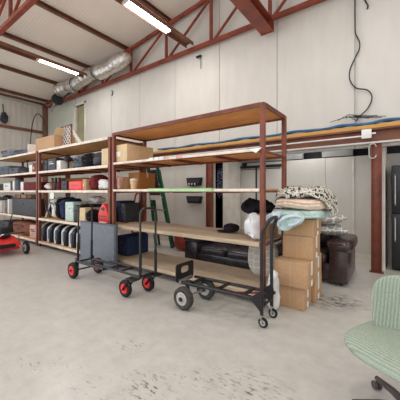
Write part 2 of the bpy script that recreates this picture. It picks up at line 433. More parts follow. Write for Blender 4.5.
hb = MB(); hb.tube([(cx + .05 * math.cos(k * PI / 8), YB - .137, (2.08 if k < 9 else 1.94) + .05 * math.sin(k * PI / 8)) for k in range(17)], .008, 6)
tag(hb.obj('steel_loop', 'conduit', None), 'pale elongated steel loop at head of the brown column by fridge', 'bracket')

# ------------------------------------------------------------------ roof steel
def truss(Y, x0, x1, lab):
    t = thing('roof_truss', lab, 'truss', (0, Y, 4.86))
    MB().box(x0, x1, Y - .045, Y + .045, 4.82, 4.83).box(x0, x1, Y - .045, Y - .036, 4.83, 4.90).box(x0, x1, Y + .036, Y + .045, 4.83, 4.90).obj('bottom_chord', 'truss', t)
    mb = MB(); mb.bar((x0, Y, roofz(x0) - .05), (x1, Y, roofz(x1) - .05), .075, .08); mb.obj('top_chord', 'truss', t)
    xs = [-2.13 - 1.45 * i for i in range(-3, 7)]
    for i, x in enumerate(xs):
        if not x0 < x < x1 or roofz(x) < 5.1: continue
        MB().box(x - .03, x + .03, Y - .03, Y + .03, 4.84, roofz(x) - .08).obj('post', 'truss', t)
        xb = x - 1.38
        if xb > x0: MB().bar((x - .05, Y, roofz(x) - .1), (xb, Y, 4.88), .045, .045).obj('diagonal', 'truss', t)
    return t
truss(5.28, -11.9, 3.4, 'red steel roof truss against the back wall')
truss(2.16, -11.9, 3.4, 'red steel roof truss overhead, nearer the camera')
for i, (x, w) in enumerate(((-11.95, .07), (-10.2, .08), (-8.44, .08), (-6.72, .08), (-4.95, .08), (-3.2, .08), (-1.45, .08))):
    z = roofz(x)
    mb = MB().box(x - .04, x + .04, -2.4, 5.38, z + .012, z + .024).box(x - .04, x - .03, -2.4, 5.38, z + .024, z + .118).box(x - .04, x + .04, -2.4, 5.38, z + .108, z + .12)
    tag(mb.obj('roof_purlin', 'purlin', None), ['roof purlin nearest', 'second roof purlin from', 'third roof purlin from', 'fourth roof purlin from', 'fifth roof purlin from', 'sixth roof purlin from', 'seventh roof purlin from'][i] + ' the left end wall under pale ceiling', 'purlin', 'purlins under the ceiling')
gb = thing('roof_girder', 'thick red box girder running overhead to the back wall', 'girder', (-2.13, 5.2, 4.6))
MB().box(-2.30, -2.04, -2.4, 5.22, 4.56, 4.575).box(-2.18, -2.16, -2.4, 5.22, 4.575, 4.785).box(-2.30, -2.04, -2.4, 5.22, 4.785, 4.80).obj('web', 'truss', gb, bevel=.003)
MB().box(-2.31, -2.03, 5.222, 5.24, 4.55, 4.81).obj('end_plate', 'truss', gb)
for i, (x, ya, yb, lab) in enumerate(((-4.17, 3.26, 4.45, 'lit fluorescent lamp on steel channel, the nearer and brighter one'), (-7.91, 3.28, 4.42, 'lit fluorescent lamp at left, the farther one near the duct'))):
    ye = 5.22 if i == 0 else 4.66
    ch = MB().box(x - .11, x + .11, 2.0, ye, 4.99, 5.0).box(x - .11, x - .1, 2.0, ye, 4.91, 4.99).box(x + .1, x + .11, 2.0, ye, 4.91, 4.99)
    tag(ch.obj('lamp_channel', 'purlin', None), ['brown steel channel carrying the nearer fluorescent lamp', 'brown steel channel carrying the farther left fluorescent lamp'][i], 'channel')
    t = thing('fluorescent_ceiling_lamp', lab, 'lamp', (x, ya, 4.98), group='ceiling lamps')
    MB().box(x - .085, x + .085, ya, yb, 4.955, 4.985).obj('housing', 'white', t, bevel=.004)
    MB().prism([(x - .07, 4.953), (x + .07, 4.953), (x + .06, 4.91), (x - .06, 4.91)], ya + .02, yb - .02).obj('diffuser', 'glow', t)
    MB().box(x - .075, x + .075, ya, ya + .02, 4.90, 4.953).box(x - .075, x + .075, yb - .02, yb, 4.9, 4.953).obj('end_cap', 'white', t)
# hanging rod
tag(MB().cyl(P(84.5, 34, 5.0), P(84.5, 70, 5.0), .008, 6).obj('hanging_rod', 'grey', None), 'thin steel rod hanging from ceiling above the foil duct', 'rod')
# foil duct along the truss
pts = []; rs = []
p0, p1 = P(58, 100, 4.92), P(127, 62, 4.92)
n = 60
for i in range(n + 1):
    u = i / n; q = p0.lerp(p1, u)
    q.z = 5.04 + .06 * u + .04 * math.sin(u * 15); q.y = 4.92 + .03 * math.sin(u * 9)
    pts.append(q); rs.append(.20 + .016 * math.sin(i * 1.9) + .02 * math.sin(i * .5) - (.05 if i in (0, n) else 0))
dt = thing('vent_duct', 'silver flexible foil duct along truss near the left corner', 'duct', pts[0])
MB().tube(pts, rs, 18).obj('sleeve', 'foil', dt, ang=70)
MB().tube([p0 + Vector((-.06, 0, .02)), p0 + Vector((-.0, 0, .03))], .21, 18).obj('collar', 'dark', dt)
MB().tube([p0 + Vector((-.05, 0, -.02)), p0 + Vector((-.6, .12, -.04)), p0 + Vector((-.95, .2, -.2))], .035, 8).obj('spigot', 'grey', dt)
for k in (18, 38): MB().tube([pts[k] - Vector((.01, 0, 0)), pts[k] + Vector((.01, 0, 0))], rs[k] + .012, 18).obj('strap', 'dark', dt)
# wall girts on the left end wall
for i, (yy, y2, h, lab) in enumerate(((96, 105, .07, 'upper brown girt on the left end wall'), (125, 133, .11, 'lower thick brown girt on the left end wall'))):
    z = (P(46, y2, 5.38).z)
    tag(MB().box(xl + .002, xl + .07, 1.3, YB - .07, z - h / 2, z + h / 2).obj('wall_girt', 'purlin', None, bevel=.003), lab, 'girt')
z = P(36, 111, 5.3).z
tag(MB().cyl((xl + .03, 1.4, z), (xl + .03, 5.2, z), .02, 8).obj('wall_pipe', 'conduit', None), 'thin pale pipe between girts on the left end wall', 'pipe')
tag(MB().box(xl + .002, xl + .14, YB - .16, YB - .01, 0, 5.0).obj('corner_post', 'purlin', None, bevel=.004), 'brown steel post in the left rear corner', 'post')
q = P(3, 115, 3.78)
mb = MB(); mb.tube([(xl + .03, 3.82, q.z + .45), (xl + .05, 3.83, q.z + .2), (xl + .05, 3.86, q.z)], .02, 6); mb.blob((xl + .1, 3.84, q.z - .08), (.09, .12, .2), .7, amp=.05, fr=9, seed=4)
tag(mb.obj('hanging_bundle', 'dark', None), 'dark bundle hanging on the left end wall', 'bundle')
# bent cable on left wall above boxes
pts = []
for px, py in ((30, 150), (31, 135), (33, 121), (37, 114), (42, 117), (46, 126), (47, 134)):
    v = P(px, py, 4.55); pts.append(v)
def smooth_path(pts, k=6):
    out = []
    for i in range(len(pts) - 1):
        a, b, c, d = pts[max(i - 1, 0)], pts[i], pts[i + 1], pts[min(i + 2, len(pts) - 1)]
        for j in range(k):
            t = j / k
            out.append(.5 * ((2 * b) + (c - a) * t + (2 * a - 5 * b + 4 * c - d) * t * t + (3 * b - a - 3 * c + d) * t ** 3))
    return out + [pts[-1]]
tag(MB().tube(smooth_path(pts), .018, 6).obj('bent_hose_cord', 'dark', None), 'dark hose arching up behind the boxes on the left top shelf', 'hose')
# ------------------------------------------------------------------ wall services at the right
def wallcord(name, pp, r, mat, lab, cat, Y=YB - .03):
    pts = [P(px, py, Y) for px, py in pp]
    return tag(MB().tube(smooth_path(pts), r, 6).obj(name, mat, None), lab, cat)
wallcord('hanging_cable', ((355, -6), (355, 20), (355.5, 33), (359.5, 42), (359, 50), (355, 58), (350, 70), (350, 80), (356, 88), (367, 90), (372, 97), (368, 108), (360, 116), (356, 121)), .011, 'dark', 'dark cord hanging in loops down the back wall', 'cord', YB - .05)
tag(MB().cyl(P(356, -8, YB - .018), P(356, 122, YB - .018), .012, 8).obj('conduit', 'conduit', None), 'thin upright conduit on the wall behind hanging cord', 'conduit')
wallcord('cord_end', ((363, -4), (366, 2), (368, 6), (367, 9)), .012, 'dark', 'short loose cord end at top right of the back wall', 'cord')
pp = [(402, 115), (385, 118), (370, 119), (356, 120), (340, 122), (325, 126), (308, 128), (290, 130), (272, 132.5), (255, 135.5), (240, 137.5), (222, 140.5), (205, 144), (195, 147), (180, 148), (170, 149.5), (158, 152)]
pts = [P(px, py, YB - .07) for px, py in pp]
for i, p in enumerate(pts): p.z = 2.50 + .015 * math.sin(i * 2.1)
cb = thing('cable_run', 'blue and dark cables lying along timber on the back wall', 'cables', (0, YB - .07, 2.46))
MB().tube(smooth_path(pts), .024, 6).obj('blue_cable', 'blue', cb)
MB().tube([p + Vector((0, .03, -.012 + .008 * math.sin(i))) for i, p in enumerate(smooth_path(pts))], .014, 6).obj('dark_cable', 'dark', cb)
for k in range(5):
    a = P(352 + 2 * k, 120 - k % 3, YB - .09); MB().tube(smooth_path([a + Vector((-.35 + .1 * k, -.0, .01)), a + Vector((-.12, -.02, .05 + .01 * k)), a + Vector((.05, -.02, .03)), a + Vector((.25 + .03 * k, 0, -.01))]), .006, 5).obj('loose_wire', 'dark', cb)
a, b = P(362, 137, YB - .15), P(300, 147.5, YB - .15)
tag(MB().cyl((a.x, YB - .15, 2.27), (-7, YB - .15, 2.27), .014, 8).obj('conduit', 'white', None), 'long white conduit running along the face of brown beam', 'conduit')
a = P(361.5, 130, YB - .17); b = P(371.5, 137.8, YB - .17)
jb = thing('junction_box', 'white junction box on the brown beam near the column', 'box', ((a.x + b.x) / 2, YB - .15, a.z))
MB().box(a.x, b.x, YB - .19, YB - .131, b.z, a.z).obj('cover', 'white', jb, bevel=.006)
MB().cyl((b.x, YB - .155, (a.z + b.z) / 2), (b.x + .06, YB - .155, (a.z + b.z) / 2), .014).obj('gland', 'white', jb)
a = P(199, 57, YB - .04)
sc = thing('security_camera', 'small black security camera with wire on back wall', 'camera', a)
MB().box(a.x - .03, a.x + .03, YB - .012, YB - .001, a.z - .03, a.z + .05).obj('mount', 'white', sc, bevel=.003)
MB().cyl((a.x - .05, YB - .09, a.z - .02), (a.x + .06, YB - .03, a.z + .02), .03).obj('lens_barrel', 'black', sc)
MB().tube(smooth_path([Vector((a.x + .03, YB - .02, a.z - .02)), Vector((a.x + .05, YB - .03, a.z - .12)), Vector((a.x + .04, YB - .03, a.z - .3))]), .007, 6).obj('wire', 'dark', sc)
a = P(111, 93, YB - .03)
tag(MB().tube([(a.x + .07 * math.cos(t), YB - .02, a.z + .09 * math.sin(t)) for t in [-1.4 + .3 * k for k in range(9)]], .014, 6).obj('wall_hook', 'dark', None), 'small dark hook on the back wall above the racks', 'hook')
# two black trays on the wall
for i, (y0, y1, lab) in enumerate(((178, 185.5, 'upper black tapered tray on the white wall behind rack'), (196, 203.5, 'lower black tapered tray on the white wall behind rack'))):
    a, b = P(187, y0, YB - .06), P(201.5, y1, YB - .06)
    t = thing('wall_tray', lab, 'tray', (a.x, YB - .05, b.z), group='wall trays')
    MB().prism([(a.x, a.z), (b.x, a.z), (b.x - .04, b.z), (a.x + .05, b.z)], YB - .1, YB - .002).obj('bin', 'black', t, bevel=.004)
    MB().prism([(a.x + .03, a.z - .03), (b.x - .03, a.z - .03), (b.x - .06, b.z + .05), (a.x + .07, b.z + .05)], YB - .106, YB - .101).obj('front', 'dark', t)
    if i == 0:
        for k in range(3):
            MB().box(a.x + .09 + k * .09, a.x + .12 + k * .09, YB - .112, YB - .107, b.z + .02, b.z + .06).obj('tag', 'papertag', t)
# fridge
fx = P(391.5, 200, 5.62).x
fr = thing('fridge', 'tall black fridge in the recess at right edge', 'fridge', (fx + .35, 5.9, 0))
MB().box(fx, fx + .75, 5.66, 6.24, .03, 1.78).obj('cabinet', 'black', fr, bevel=.01)
d1 = MB().box(fx, fx + .75, 5.60, 5.655, .98, 1.78).obj('door', 'blackmetal', fr, bevel=.012)
d2 = MB().box(fx, fx + .75, 5.60, 5.655, .06, .965).obj('door', 'blackmetal', fr, bevel=.012)
MB().tube([(fx + .05, 5.6, 1.1), (fx + .05, 5.56, 1.13), (fx + .05, 5.56, 1.6), (fx + .05, 5.6, 1.63)], .012, 8).obj('handle', 'chrome', d1)
MB().tube([(fx + .05, 5.6, .5), (fx + .05, 5.56, .53), (fx + .05, 5.56, .88), (fx + .05, 5.6, .91)], .012, 8).obj('handle', 'chrome', d2)
MB().box(fx + .02, fx + .73, 5.68, 6.2, 0, .03).obj('plinth', 'black', fr)
# hanging clothes in dark cupboard
a, b = -3.55, jx0 - .06
rl = tag(MB().cyl((-3.775, 5.9, 2.0), (jx0 - .002, 5.9, 2.0), .015, 8).obj('clothes_rail', 'chrome', None), 'steel rail across the dark cupboard opening', 'rail')
for i in range(4):
    y = 5.9; x = -3.68 + i * .1
    MBb = MB().blob((x, y, 1.56), (.036, .2, .40), .6, .55, .012, 6, 20, 14, seed=i * 3)
    tag(MBb.obj('hanging_shirt', 'clothes', None), ['leftmost', 'second from left', 'third from left', 'rightmost'][i] + ' blue and white print shirt hanging in the dark cupboard', 'shirt', 'shirts in the cupboard')

# ------------------------------------------------------------------ shelving racks
def rack(x0, x1, levels, lab, y0=2.95, y1=3.73, styles=None):
    t = thing('shelving_rack', lab, 'rack', ((x0 + x1) / 2, (y0 + y1) / 2, 0), group='shelving racks')
    ztop = levels[-1]; w = .055
    for x in (x0, x1 - w):
        for y in (y0, y1 - w):
            MB().box(x, x + w, y, y + w, 0, ztop).obj('upright', 'steel', t, bevel=.003)
    for i, z in enumerate(levels):
        st = styles[i]
        bs = MB().box(x0 + w, x1 - w, y0 + .004, y0 + .03, z - .044, z - .02).box(x0 + w, x1 - w, y1 - .03, y1 - .004, z - .044, z - .02)
        bs.box(x0 + .004, x0 + .03, y0 + w, y1 - w, z - .044, z - .02).box(x1 - .03, x1 - .004, y0 + w, y1 - w, z - .044, z - .02)
        for k in range(1, 4):
            xm = x0 + (x1 - x0) * k / 4
            if i < len(levels) - 1: bs.box(xm - .02, xm + .02, y0 + .03, y1 - .03, z - .055, z - .02)
        fr = bs.obj('shelf_frame', 'steel', t)
        if st == 'top':
            MB().box(x0 + .03, x1 - .03, y0 + .03, y1 - .03, z - .02, z - .004).obj('shelf_board', 'ply', t)
            MB().box(x0 + w, x1 - w, y0, y0 + .028, z - .018, z + .004).box(x0 + w, x1 - w, y1 - .028, y1, z - .018, z + .004).box(x0, x0 + .028, y0 + w, y1 - w, z - .018, z + .004).box(x1 - .028, x1, y0 + w, y1 - w, z - .018, z + .004).obj('top_rail', 'steel', t)
        else:
            bd = MB().box(x0 + w, x1 - w, y0 + .03, y1 - .005, z - .018, z).obj('shelf_board', 'plytan' if st == 'tan' else 'ply', t)
            if st == 'white': MB().box(x0 + w + .001, x1 - w - .001, y0 - .016, y0 + .003, z - .046, z + .006).obj('front_edge', 'edge', t, bevel=.003)
            elif st == 'thin': MB().box(x0 + w + .001, x1 - w - .001, y0 - .014, y0 + .003, z - .032, z + .004).obj('front_edge', 'edge', t, bevel=.003)
            else: MB().box(x0 + w + .001, x1 - w - .001, y0 - .014, y0 + .003, z - .05, z + .004).obj('front_edge', 'plytan', t, bevel=.003)
    return t
LV1 = [.16, .745, 1.375, 1.85, 2.385]
LV2 = [.13, .69, 1.36, 1.82, 2.33]
rack(-4.15, -1.262, LV1, 'tall brown steel rack with plywood shelves, right end unit', styles=['tan', 'tan', 'thin', 'thin', 'top'])
rack(-7.11, -4.205, LV2, 'brown steel rack of packed white edged shelves, middle unit', styles=['white'] * 5)
rack(-10.08, -7.165, LV2, 'brown steel rack of packed white edged shelves, left unit', styles=['white'] * 5)
# thin strip giving the third shelf edge its green tinge
a = P(150, 190, 2.95); b = P(214, 190, 2.95)
tag(MB().box(a.x, b.x, 2.9, 2.932, 1.345, 1.385).box(a.x, b.x, 2.9, 3, 1.382, 1.39).obj('green_strip', 'mintstrip', None), 'long pale green strip along third shelf edge', 'strip')

# ------------------------------------------------------------------ things for shelves
def carton(px0, px1, ytop, Y, depth, z, lab, mat='card', name='carton', flaps=False, tape=True, side=0, group=None, zt=None):
    a = P(px0, ytop, Y); b = P(px1, ytop, Y); zt = zt or (a.z + b.z) / 2
    z += .002
    t = thing(name, lab, 'box', ((a.x + b.x) / 2, Y + depth / 2, z), group=group)
    x0, x1 = a.x, b.x
    if px0 < 20: x0 = max(x0, -10.0)
    if flaps:
        k = .012
        mb = MB().box(x0, x1, Y, Y + depth, z, z + k).box(x0, x1, Y, Y + k, z + k, zt).box(x0, x1, Y + depth - k, Y + depth, z + k, zt).box(x0, x0 + k, Y + k, Y + depth - k, z + k, zt).box(x1 - k, x1, Y + k, Y + depth - k, z + k, zt)
        mb.obj('body', mat, t)
        MB().bar((x0 + .02, Y + depth, zt), (x0 + .02, Y + depth + .05, zt + .16), x1 - x0 - .04, .008, (0, 1, 0)).xf(Matrix.Translation(((x1 - x0) / 2 - .02, 0, 0))).obj('flap', mat, t)
        fl = MB().box(x1 - .004, x1 + .004, Y, Y + depth, zt, zt + .18)
        fl.xf(Matrix.Translation((x1, 0, zt)) @ Matrix.Rotation(.6, 4, 'Y') @ Matrix.Translation((-x1, 0, -zt))).obj('flap', 'cardl', t)
    else:
        MB().box(x0, x1, Y, Y + depth, z, zt).obj('body', mat, t, bevel=.005)
        if tape:
            w = min(.025, (x1 - x0) / 6); xm = (x0 + x1) / 2
            MB().box(x0 + .003, x1 - .003, Y + depth / 2 - .025, Y + depth / 2 + .025, zt + .0002, zt + .0015).box(x1 + .0002, x1 + .0016, Y + depth / 2 - .025, Y + depth / 2 + .025, zt - .09, zt).obj('tape', 'tape', t)
            h = zt - z
            MB().box(x0 + .15 * (x1 - x0), x0 + .45 * (x1 - x0), Y - .0016, Y - .0003, z + .35 * h, z + .62 * h).obj('paper_label', 'papertag' if side else 'tape', t)
    return t
def case(px0, px1, ytop, Y, depth, z, lab, mat='black', name='hard_case', zt=None, trim='dark', handle=True, cat='case', r=.02, group=None):
    a = P(px0, ytop, Y); b = P(px1, ytop, Y); zt = zt or (a.z + b.z) / 2
    z += .002
    t = thing(name, lab, cat, ((a.x + b.x) / 2, Y + depth / 2, z), group=group)
    x0, x1 = a.x, b.x
    if px0 < 20: x0 = max(x0, -10.0)
    h = zt - z; r = min(r, h / 3, (x1 - x0) / 3)
    MB().box(x0, x1, Y, Y + depth, z, zt).obj('shell', mat, t, bevel=r, seg=3)
    MB().box(x0 + .2 * (x1 - x0), x1 - .2 * (x1 - x0), Y - .006, Y + .0, z + h * .52, z + h * .58).obj('band', trim, t)
    if handle:
        xm = (x0 + x1) / 2; w = min(.06, (x1 - x0) * .25)
        MB().tube([(xm - w, Y + .01, z + h * .68), (xm - w, Y - .025, z + h * .68), (xm + w, Y - .025, z + h * .68), (xm + w, Y + .01, z + h * .68)], .008, 6).obj('handle', trim, t)
    return t
def bag(px0, px1, ytop, Y, depth, z, lab, mat='slate', name='soft_bag', cat='bag', e=.55, zt=None, strap=True, amp=.03, seed=1, group=None):
    a = P(px0, ytop, Y); b = P(px1, ytop, Y); zt = zt or (a.z + b.z) / 2
    if px0 < 20: a.x = max(a.x, -10.0)
    h = (zt - z) / 2; w = abs(b.x - a.x) / 2
    z += .002
    cxx = (a.x + b.x) / 2; cy = Y + depth / 2
    t = thing(name, lab, cat, (cxx, cy, z), group=group)
    mb = MB().blob((cxx, cy, z + h), (w, depth / 2, h), e, .5, amp, 7, seed=seed)
    lo = min(v.z for v in mb.v); mb.v = [v + Vector((0, 0, z - lo)) for v in mb.v]
    mb.obj('body', mat, t)
    if strap:
        MB().tube(smooth_path([Vector((cxx - w * .5, Y + .02, z + h * 1.3)), Vector((cxx - w * .35, Y - .025, z + h * 1.55)), Vector((cxx + w * .35, Y - .025, z + h * 1.55)), Vector((cxx + w * .5, Y + .02, z + h * 1.3))]), .010, 6).obj('strap', 'black', t)
        MB().tube([(cxx - w * .8, Y + depth * .5 - depth * .4, z + h * 1.02), (cxx, Y - .012, z + h * 1.0), (cxx + w * .8, Y + depth * .1, z + h * 1.02)], .007, 6).obj('zip', 'dark', t)
    return t
Z1, Z2, Z3, Z4, Z5 = LV2
F = 3
# --- left unit
bag(-1, 9, 150, F, .6, Z5, 'large grey holdall on left rack top shelf, at photo edge', 'greybag', 'holdall', seed=2, e=.6)
bag(10, 27, 150, F, .55, Z5, 'smaller grey holdall on left rack top shelf, beside white board', 'slate', 'holdall', seed=5)
a = P(31, 135, 3.1)
tag(MB().box(a.x, a.x + .03, 3.02, 3.65, Z5 + .002, Z5 + .26).obj('white_board', 'white', None, bevel=.004), 'upright white board on left rack top shelf beside open carton', 'board')
case(-1, 8, 166, F, .5, Z4, 'grey plastic tub at photo edge on left rack second shelf', 'slate', 'storage_tub', trim='dark', cat='tub', r=.05)
case(8.5, 17.5, 167.5, F, .5, Z4, 'smaller grey plastic tub on left rack second shelf', 'paneledge', 'storage_tub', trim='dark', cat='tub', r=.05)
bag(19, 24.5, 171, F, .3, Z4, 'small dark pouch on left rack second shelf', 'dark', 'pouch', strap=False, amp=.02)
tag(MB().lathe([(.03, 0), (.035, .02), (.012, .04), (.012, .34), (.04, .36), (.04, .38)], (P(27.5, 170, 3.2).x, 3.2, Z4 + .002), n=12).obj('stand', 'black', None), 'slim black stand on left rack second shelf before pink box', 'stand')
carton(29, 32, 165, 3.05, .4, Z4, 'narrow white box on left rack second shelf', 'white', 'slim_box', tape=False)
carton(32.3, 36.3, 163, 3.05, .45, Z4, 'rosy brown box at right end of left rack second shelf', 'brown', 'small_box')
case(-1, 3, 184, F, .4, Z3, 'black loudspeaker box at photo edge on left rack third shelf', 'black', 'speaker_box', cat='box')
case(3.2, 10, 183, F, .4, Z3, 'white appliance on left rack third shelf', 'white', 'appliance', trim='grey', cat='appliance')
carton(10.4, 12.4, 181, F, .35, Z3, 'thin black binder on left rack third shelf', 'black', 'binder', tape=False)
carton(12.6, 14, 181, F, .35, Z3, 'thin white binder on left rack third shelf', 'white', 'binder', tape=False)
a = b = P(18.8, 181, 3.12); r = .095
cn = thing('canister', 'grey blue ribbed canister on left rack third shelf', 'canister', ((a.x + b.x) / 2, 3.12, Z3))
MB().lathe([(r * .9, 0), (r, .02), (r, .3), (r * .96, .31)], ((a.x + b.x) / 2, 3.12, Z3 + .002), n=24).obj('body', 'slate', cn)
MB().lathe([(r, 0), (r * 1.02, .02), (r * .9, .05)], ((a.x + b.x) / 2, 3.12, Z3 + .313), n=24).obj('lid', 'dark', cn)
carton(20.5, 23, 182, F, .4, Z3, 'white panel box on left rack third shelf beside maroon case', 'white', 'slim_box', tape=False)
case(23.4, 36, 182, F, .4, Z3, 'dark maroon case on left rack third shelf', M['maroon'], 'hard_case', trim='dark')
for i, (p0, p1, m, lb) in enumerate(((-1.2, -.6, 'white', 'outermost white board standing on left rack fourth shelf'), (.6, 1.4, 'offwhite', 'second white board standing on left rack fourth shelf'), (3.3, 4.6, 'grey', 'grey board standing on left rack fourth shelf'), (7.6, 8.6, 'white', 'white board standing next to the large black case'))):
    a, b = P(p0, 203, F), P(p1, 203, F)
    tag(MB().box(a.x, b.x, F, F + .30, Z2 + .002, 1.02 + .03 * i).obj('standing_board', m, None, bevel=.004), lb, 'board', 'boards on the left rack')
case(12, 36, 198.5, F, .22, Z2, 'large black case on left rack fourth shelf', 'dark', 'instrument_case', trim='black')
for i, (p0, p1, m, lb) in enumerate(((15, 20, 'card', 'orange brown carton behind large black case, left one'), (21, 26, 'pinkish', 'dusty pink box behind large black case'), (27, 31, 'card', 'orange brown carton behind large black case, right one'))):
    carton(p0, p1, 194.5, 3.32, .3, Z2, lb, m, tape=False)
a = P(4, 200, 3.1)
mb = MB()
for k in range(9):
    q = [Vector((a.x + rnd.uniform(-.35, .35), 3.05 + rnd.uniform(0, .3), 1.06 + rnd.uniform(0, .16))) for _ in range(5)]
    mb.tube(smooth_path(q), .012, 5)
tag(mb.obj('cable_tangle', 'dark', None), 'tangle of dark cables on top of white boards, left rack', 'cables')
bag(10, 28, 219, F, .5, Z1, 'brown leather bag on left rack bottom shelf', 'brown', 'travel_bag', zt=.5)
case(29.5, 36.5, 222, F, .5, Z1, 'dusty pink box on left rack bottom shelf', 'pinkish', 'storage_box', zt=.48, cat='box')
case(-1, 8.5, 222, F, .5, Z1, 'dark box behind the red mower on left rack bottom shelf', 'dark', 'storage_box', zt=.45, cat='box')

# --- middle unit
carton(35.5, 54, 137, 3, .5, Z5, 'open brown carton on middle rack top shelf', 'card', flaps=True)
carton(49, 60, 131, 3.36, .34, Z5 , 'pale carton behind open carton on middle rack top shelf', 'cardl', zt=2.95) if False else None
# lattice panel
a, b = P(61, 127, 3.2), P(71.5, 127, 3.2)
lp = thing('lattice_panel', 'white diamond lattice panel standing on middle rack top shelf', 'lattice', (a.x, 3.2, Z5))
w = b.x - a.x; zb, zt = Z5 + .003, a.z
MB().box(a.x, a.x + .025, 3.19, 3.22, zb, zt).box(b.x - .025, b.x, 3.19, 3.22, zb, zt).box(a.x, b.x, 3.19, 3.22, zb, zb + .03).box(a.x, b.x, 3.19, 3.22, zt - .03, zt).obj('frame', 'purlin', lp)
mb = MB(); hh = zt - zb; st = .115
for k in range(-8, 12):
    for sg in (1, -1):
        x_ = a.x + k * st; p, q = [], []
        # clip slanted slat to the frame
        s0, s1 = zb + .02, zt - .02
        if sg > 0: pa, pb = Vector((x_, 0, s0)), Vector((x_ + hh, 0, s1))
        else: pa, pb = Vector((x_ + hh, 0, s0)), Vector((x_, 0, s1))
        dx = pb.x - pa.x; t0, t1 = 0, 1
        for bound, lo in ((a.x + .01, True), (b.x - .01, False)):
            tt = (bound - pa.x) / dx
            if (dx > 0) == lo: t0 = max(t0, tt)
            else: t1 = min(t1, tt)
        if t1 - t0 > .03:
            A = pa.lerp(pb, t0); B = pa.lerp(pb, t1); y = 3.197 if sg > 0 else 3.207
            mb.bar((A.x, y, A.z), (B.x, y, B.z), .008, .026, (0, 1, 0)) if False else mb.bar((A.x, y, A.z), (B.x, y, B.z), .02, .008, (0, 1, 0))
mb.obj('slats', 'white', lp)
MB().box(a.x + .03, b.x - .03, 3.213, 3.218, zb + .03, zt - .03).obj('backing', 'purlin', lp)
p, q = P(70, 128.5, 3.25), P(82, 140, 3.25); q.z = max(q.z, Z5 + .08)
tag(MB().bar((p.x + .03, 3.25, p.z), (q.x, 3.25, Z5 + .035), .05, .05).obj('leaning_plank', 'offwhite', None), 'pale plank sloping down beside the lattice panel', 'plank')
case(47.5, 55.5, 158, F, .5, Z4, 'black case with pale side on middle rack second shelf', 'dark', 'hard_case', trim='white')
carton(56.6, 60.5, 160.5, F, .3, Z4, 'white box on middle rack second shelf', 'white', 'small_box')
tag(MB().lathe([(.09, 0), (.09, .02), (.02, .05), (.02, .18), (.07, .2), (.1, .26), (.09, .28)], (P(68.3, 160, 3.12).x, 3.12, Z4 + .002), n=18).obj('lamp_stand', 'dark', None), 'dark pedestal stand on middle rack second shelf', 'stand')
bag(71, 79, 157, F, .45, Z4, 'small grey black bag on middle rack second shelf', 'slate', seed=9)
bag(79.5, 90, 153.5, F, .5, Z4, 'black holdall on middle rack second shelf, left of pair', 'blackcloth', 'holdall', seed=12)
bag(90.5, 101, 152, F, .5, Z4, 'black holdall on middle rack second shelf, right of pair', 'dark', 'holdall', seed=15)
carton(101.5, 109, 148.5, F, .5, Z4, 'tan carton at right end of middle rack second shelf', 'cardl')
a = P(56, 180, 3.1)
for i, (px, m, lb) in enumerate(((52.5, 'brown', 'brown bottle on middle rack third shelf, leftmost'), (56, 'black', 'black bottle on middle rack third shelf'), (59.5, 'maroon', 'dark red bottle on middle rack third shelf'))):
    c = P(px, 180, 3.12)
    t = thing('bottle', lb, 'bottle', (c.x, 3.12, Z3), group='bottles on the third shelf')
    MB().lathe([(.055, 0), (.06, .02), (.06, .17), (.025, .22), (.022, .27)], (c.x, 3.12, Z3 + .002), n=14).obj('body', m, t)
    MB().lathe([(.026, 0), (.026, .035)], (c.x, 3.12, Z3 + .273), n=12).obj('cap', 'dark', t)
t = case(68.5, 81.5, 181, F, .4, Z3, 'bright red crate on middle rack third shelf', 'red', 'plastic_crate', trim='redframe', cat='crate', handle=False)
carton(66, 84, 178, 3.42, .3, Z3, 'brown carton behind the red crate', 'cardd', zt=1.66)
carton(82.5, 86, 179, F, .4, Z3, 'small tan box right of the red crate', 'card', 'small_box')
bag(88.3, 94, 176, 3.05, .4, Z3, 'rolled maroon cloth on middle rack third shelf', 'maroon', 'rolled_cloth', cat='cloth', strap=False, seed=21)
bag(91, 108, 184, F - .0, .04, Z3, 'x', 'polybag') if False else None
bag(95, 108.5, 181, F, .5, Z3, 'white plastic sack on middle rack third shelf', 'polybag', 'plastic_sack', cat='sack', strap=False, seed=22, amp=.05)
tag(MB().box(P(50, 195, 2.93).x, P(54, 195, 2.93).x, 2.922, 2.926, 1.17, 1.31).obj('shelf_tag', 'papertag', None), 'white paper tag hanging on middle rack third shelf edge', 'tag')
# folded stroller
a, b = P(45.8, 198, 3.06), P(50, 198, 3.06)
t = thing('folding_frame', 'black and white folded frame on middle rack fourth shelf', 'frame', ((a.x + b.x) / 2, 3.1, Z2))
for sg in (1, -1):
    for y in (3.06, 3.3):
        x0_, x1_ = (a.x, b.x) if sg > 0 else (b.x, a.x)
        MB().tube([(x0_, y, Z2 + .02), (x1_, y + .04 * sg, 1.16)], .016, 8).obj('strut', 'white' if sg > 0 else 'black', t)
MB().blob(((a.x + b.x) / 2, 3.2, .95), ((b.x - a.x) * .36, .09, .24), .6, .6, .03, 8, seed=3).obj('fabric', 'blackcloth', t)
bag(50.3, 54, 198, F, .5, Z2, 'tall pale grey garment bag on middle rack fourth shelf', 'polybag', 'garment_bag', seed=25, e=.5)
bag(54.6, 58, 198, F, .5, Z2, 'tall black bag beside pale garment bag', 'blackcloth', 'tall_bag', seed=26)
bag(58.3, 64, 199, F, .5, Z2, 'tall navy bag left of the floral case', 'navy', 'tall_bag', seed=28)
case(65, 73, 202, F, .4, Z2, 'pale floral print case on middle rack fourth shelf', 'floral', 'suitcase', trim='white')
case(73.6, 77.8, 205, F, .4, Z2, 'black upright case right of the floral case', 'black', 'suitcase')
carton(79, 85, 208, F, .35, Z2, 'beige box behind cart handle on middle rack fourth shelf', 'cardl')
bag(85.3, 90, 211, F, .3, Z2, 'small black pouch right of the beige box', 'blackcloth', 'pouch', seed=31)
